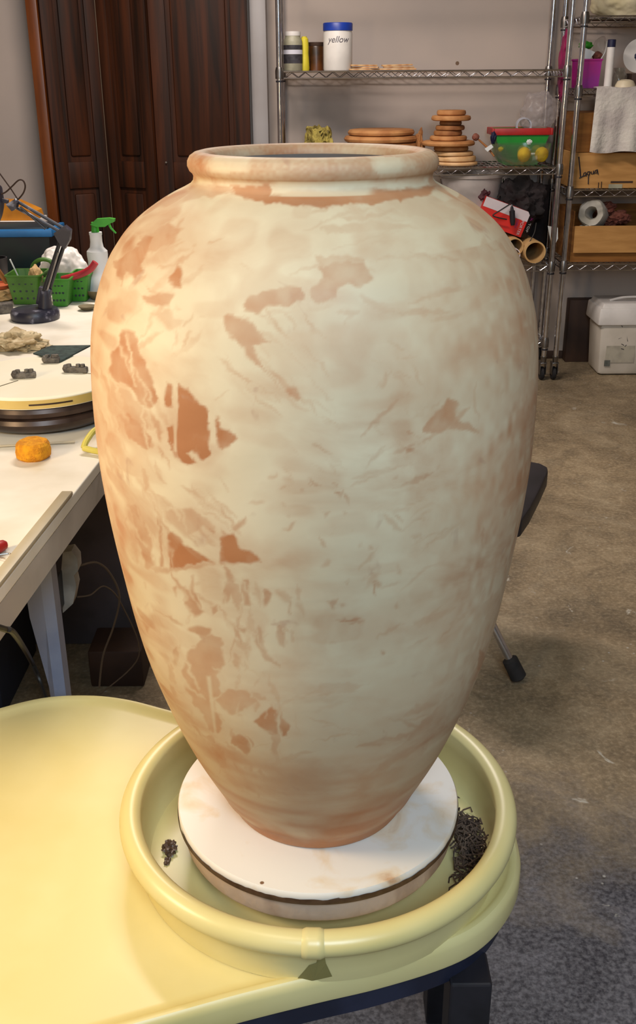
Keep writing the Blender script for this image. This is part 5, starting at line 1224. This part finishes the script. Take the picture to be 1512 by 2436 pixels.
# streaky smears, stronger on the sides
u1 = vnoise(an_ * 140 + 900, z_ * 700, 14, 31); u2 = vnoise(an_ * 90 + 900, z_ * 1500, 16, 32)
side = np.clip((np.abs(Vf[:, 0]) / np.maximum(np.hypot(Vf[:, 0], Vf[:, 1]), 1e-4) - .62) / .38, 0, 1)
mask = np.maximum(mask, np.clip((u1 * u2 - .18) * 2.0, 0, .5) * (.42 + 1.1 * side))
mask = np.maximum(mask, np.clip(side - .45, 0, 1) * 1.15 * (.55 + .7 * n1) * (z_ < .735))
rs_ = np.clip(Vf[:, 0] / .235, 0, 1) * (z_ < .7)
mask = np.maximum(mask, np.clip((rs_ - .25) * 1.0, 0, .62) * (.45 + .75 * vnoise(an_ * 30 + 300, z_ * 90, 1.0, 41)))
for (x0_, x1_, w) in ((495, 600, .25), (880, 965, .15)):
    s_ = (wy > 374) & (wy < 412) & front & (z_ > .752); mask[s_] *= (1 - (.85 - w) * np.clip(np.minimum(jx - x0_, x1_ - jx) / 14, 0, 1))[s_]
s_ = (z_ > .7445) & (z_ < .757) & front; mask[s_] *= (1 - .8 * np.clip(np.minimum(jx - 640, 900 - jx) / 30, 0, 1))[s_]
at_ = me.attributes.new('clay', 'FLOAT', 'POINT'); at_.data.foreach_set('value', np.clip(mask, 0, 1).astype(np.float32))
me.polygons.foreach_set('use_smooth', [True] * len(me.polygons)); me.materials.append(MATS['pot_clay']); me.materials.append(MATS['pot_inside_shade'])
jr = np.arange(NR - 1); zin = (arr[:-1, 1] < .7665) & (jr > int(np.argmax(arr[:, 1])))
me.polygons.foreach_set('material_index', np.repeat(zin.astype(np.int32), NA)); me.update()
pot = D.objects.new('clay_vase', me); COL.objects.link(pot); pot.location = (0, 0, B + .0003)
tag(pot, 'tall rounded clay vase smeared with cream slip standing on the wheel', 'vase')

# ------------------------------------------------------------ light
def area(name, loc, tgt, size, col, watts, sy=None, spread=None):
    l = D.lights.new(name, 'AREA'); l.size = size; l.energy = watts; l.color = col
    if sy: l.shape = 'RECTANGLE'; l.size_y = sy
    if spread: l.spread = math.radians(spread)
    o = D.objects.new(name, l); COL.objects.link(o); o.location = loc
    o.rotation_euler = (Vector(tgt) - Vector(loc)).to_track_quat('-Z', 'Y').to_euler(); return o
area('warm_work_lamp', (-1.15, -.34, 1.30), (-.1, 0, .75), .34, (1, .73, .42), 16)
area('cool_ceiling_light', (.30, -2.1, 2.35), (.0, 0, .85), .9, (.68, .85, 1), 56, .9)  # unseen cool ceiling fixture, no window here
area('ceiling_light_front', (-.45, -.65, 2.70), (-.3, -.3, 0), .5, (1, .84, .60), 10, .5)
area('back_fill_light', (-.3, 2.2, 2.70), (-.1, 2.6, 0), 1.2, (1, .87, .78), 64, .3)  # added unseen fill to brighten the back wall, no fixture there
w = D.worlds.new('world'); SC.world = w; w.use_nodes = True; w.node_tree.nodes['Background'].inputs[0].default_value = (.6, .6, .65, 1); w.node_tree.nodes['Background'].inputs[1].default_value = .1
SC.view_settings.view_transform = 'Standard'; SC.view_settings.look = 'None'; SC.view_settings.exposure = 0; SC.view_settings.gamma = 1
for o in D.objects:
    if '_o' in o: del o['_o']
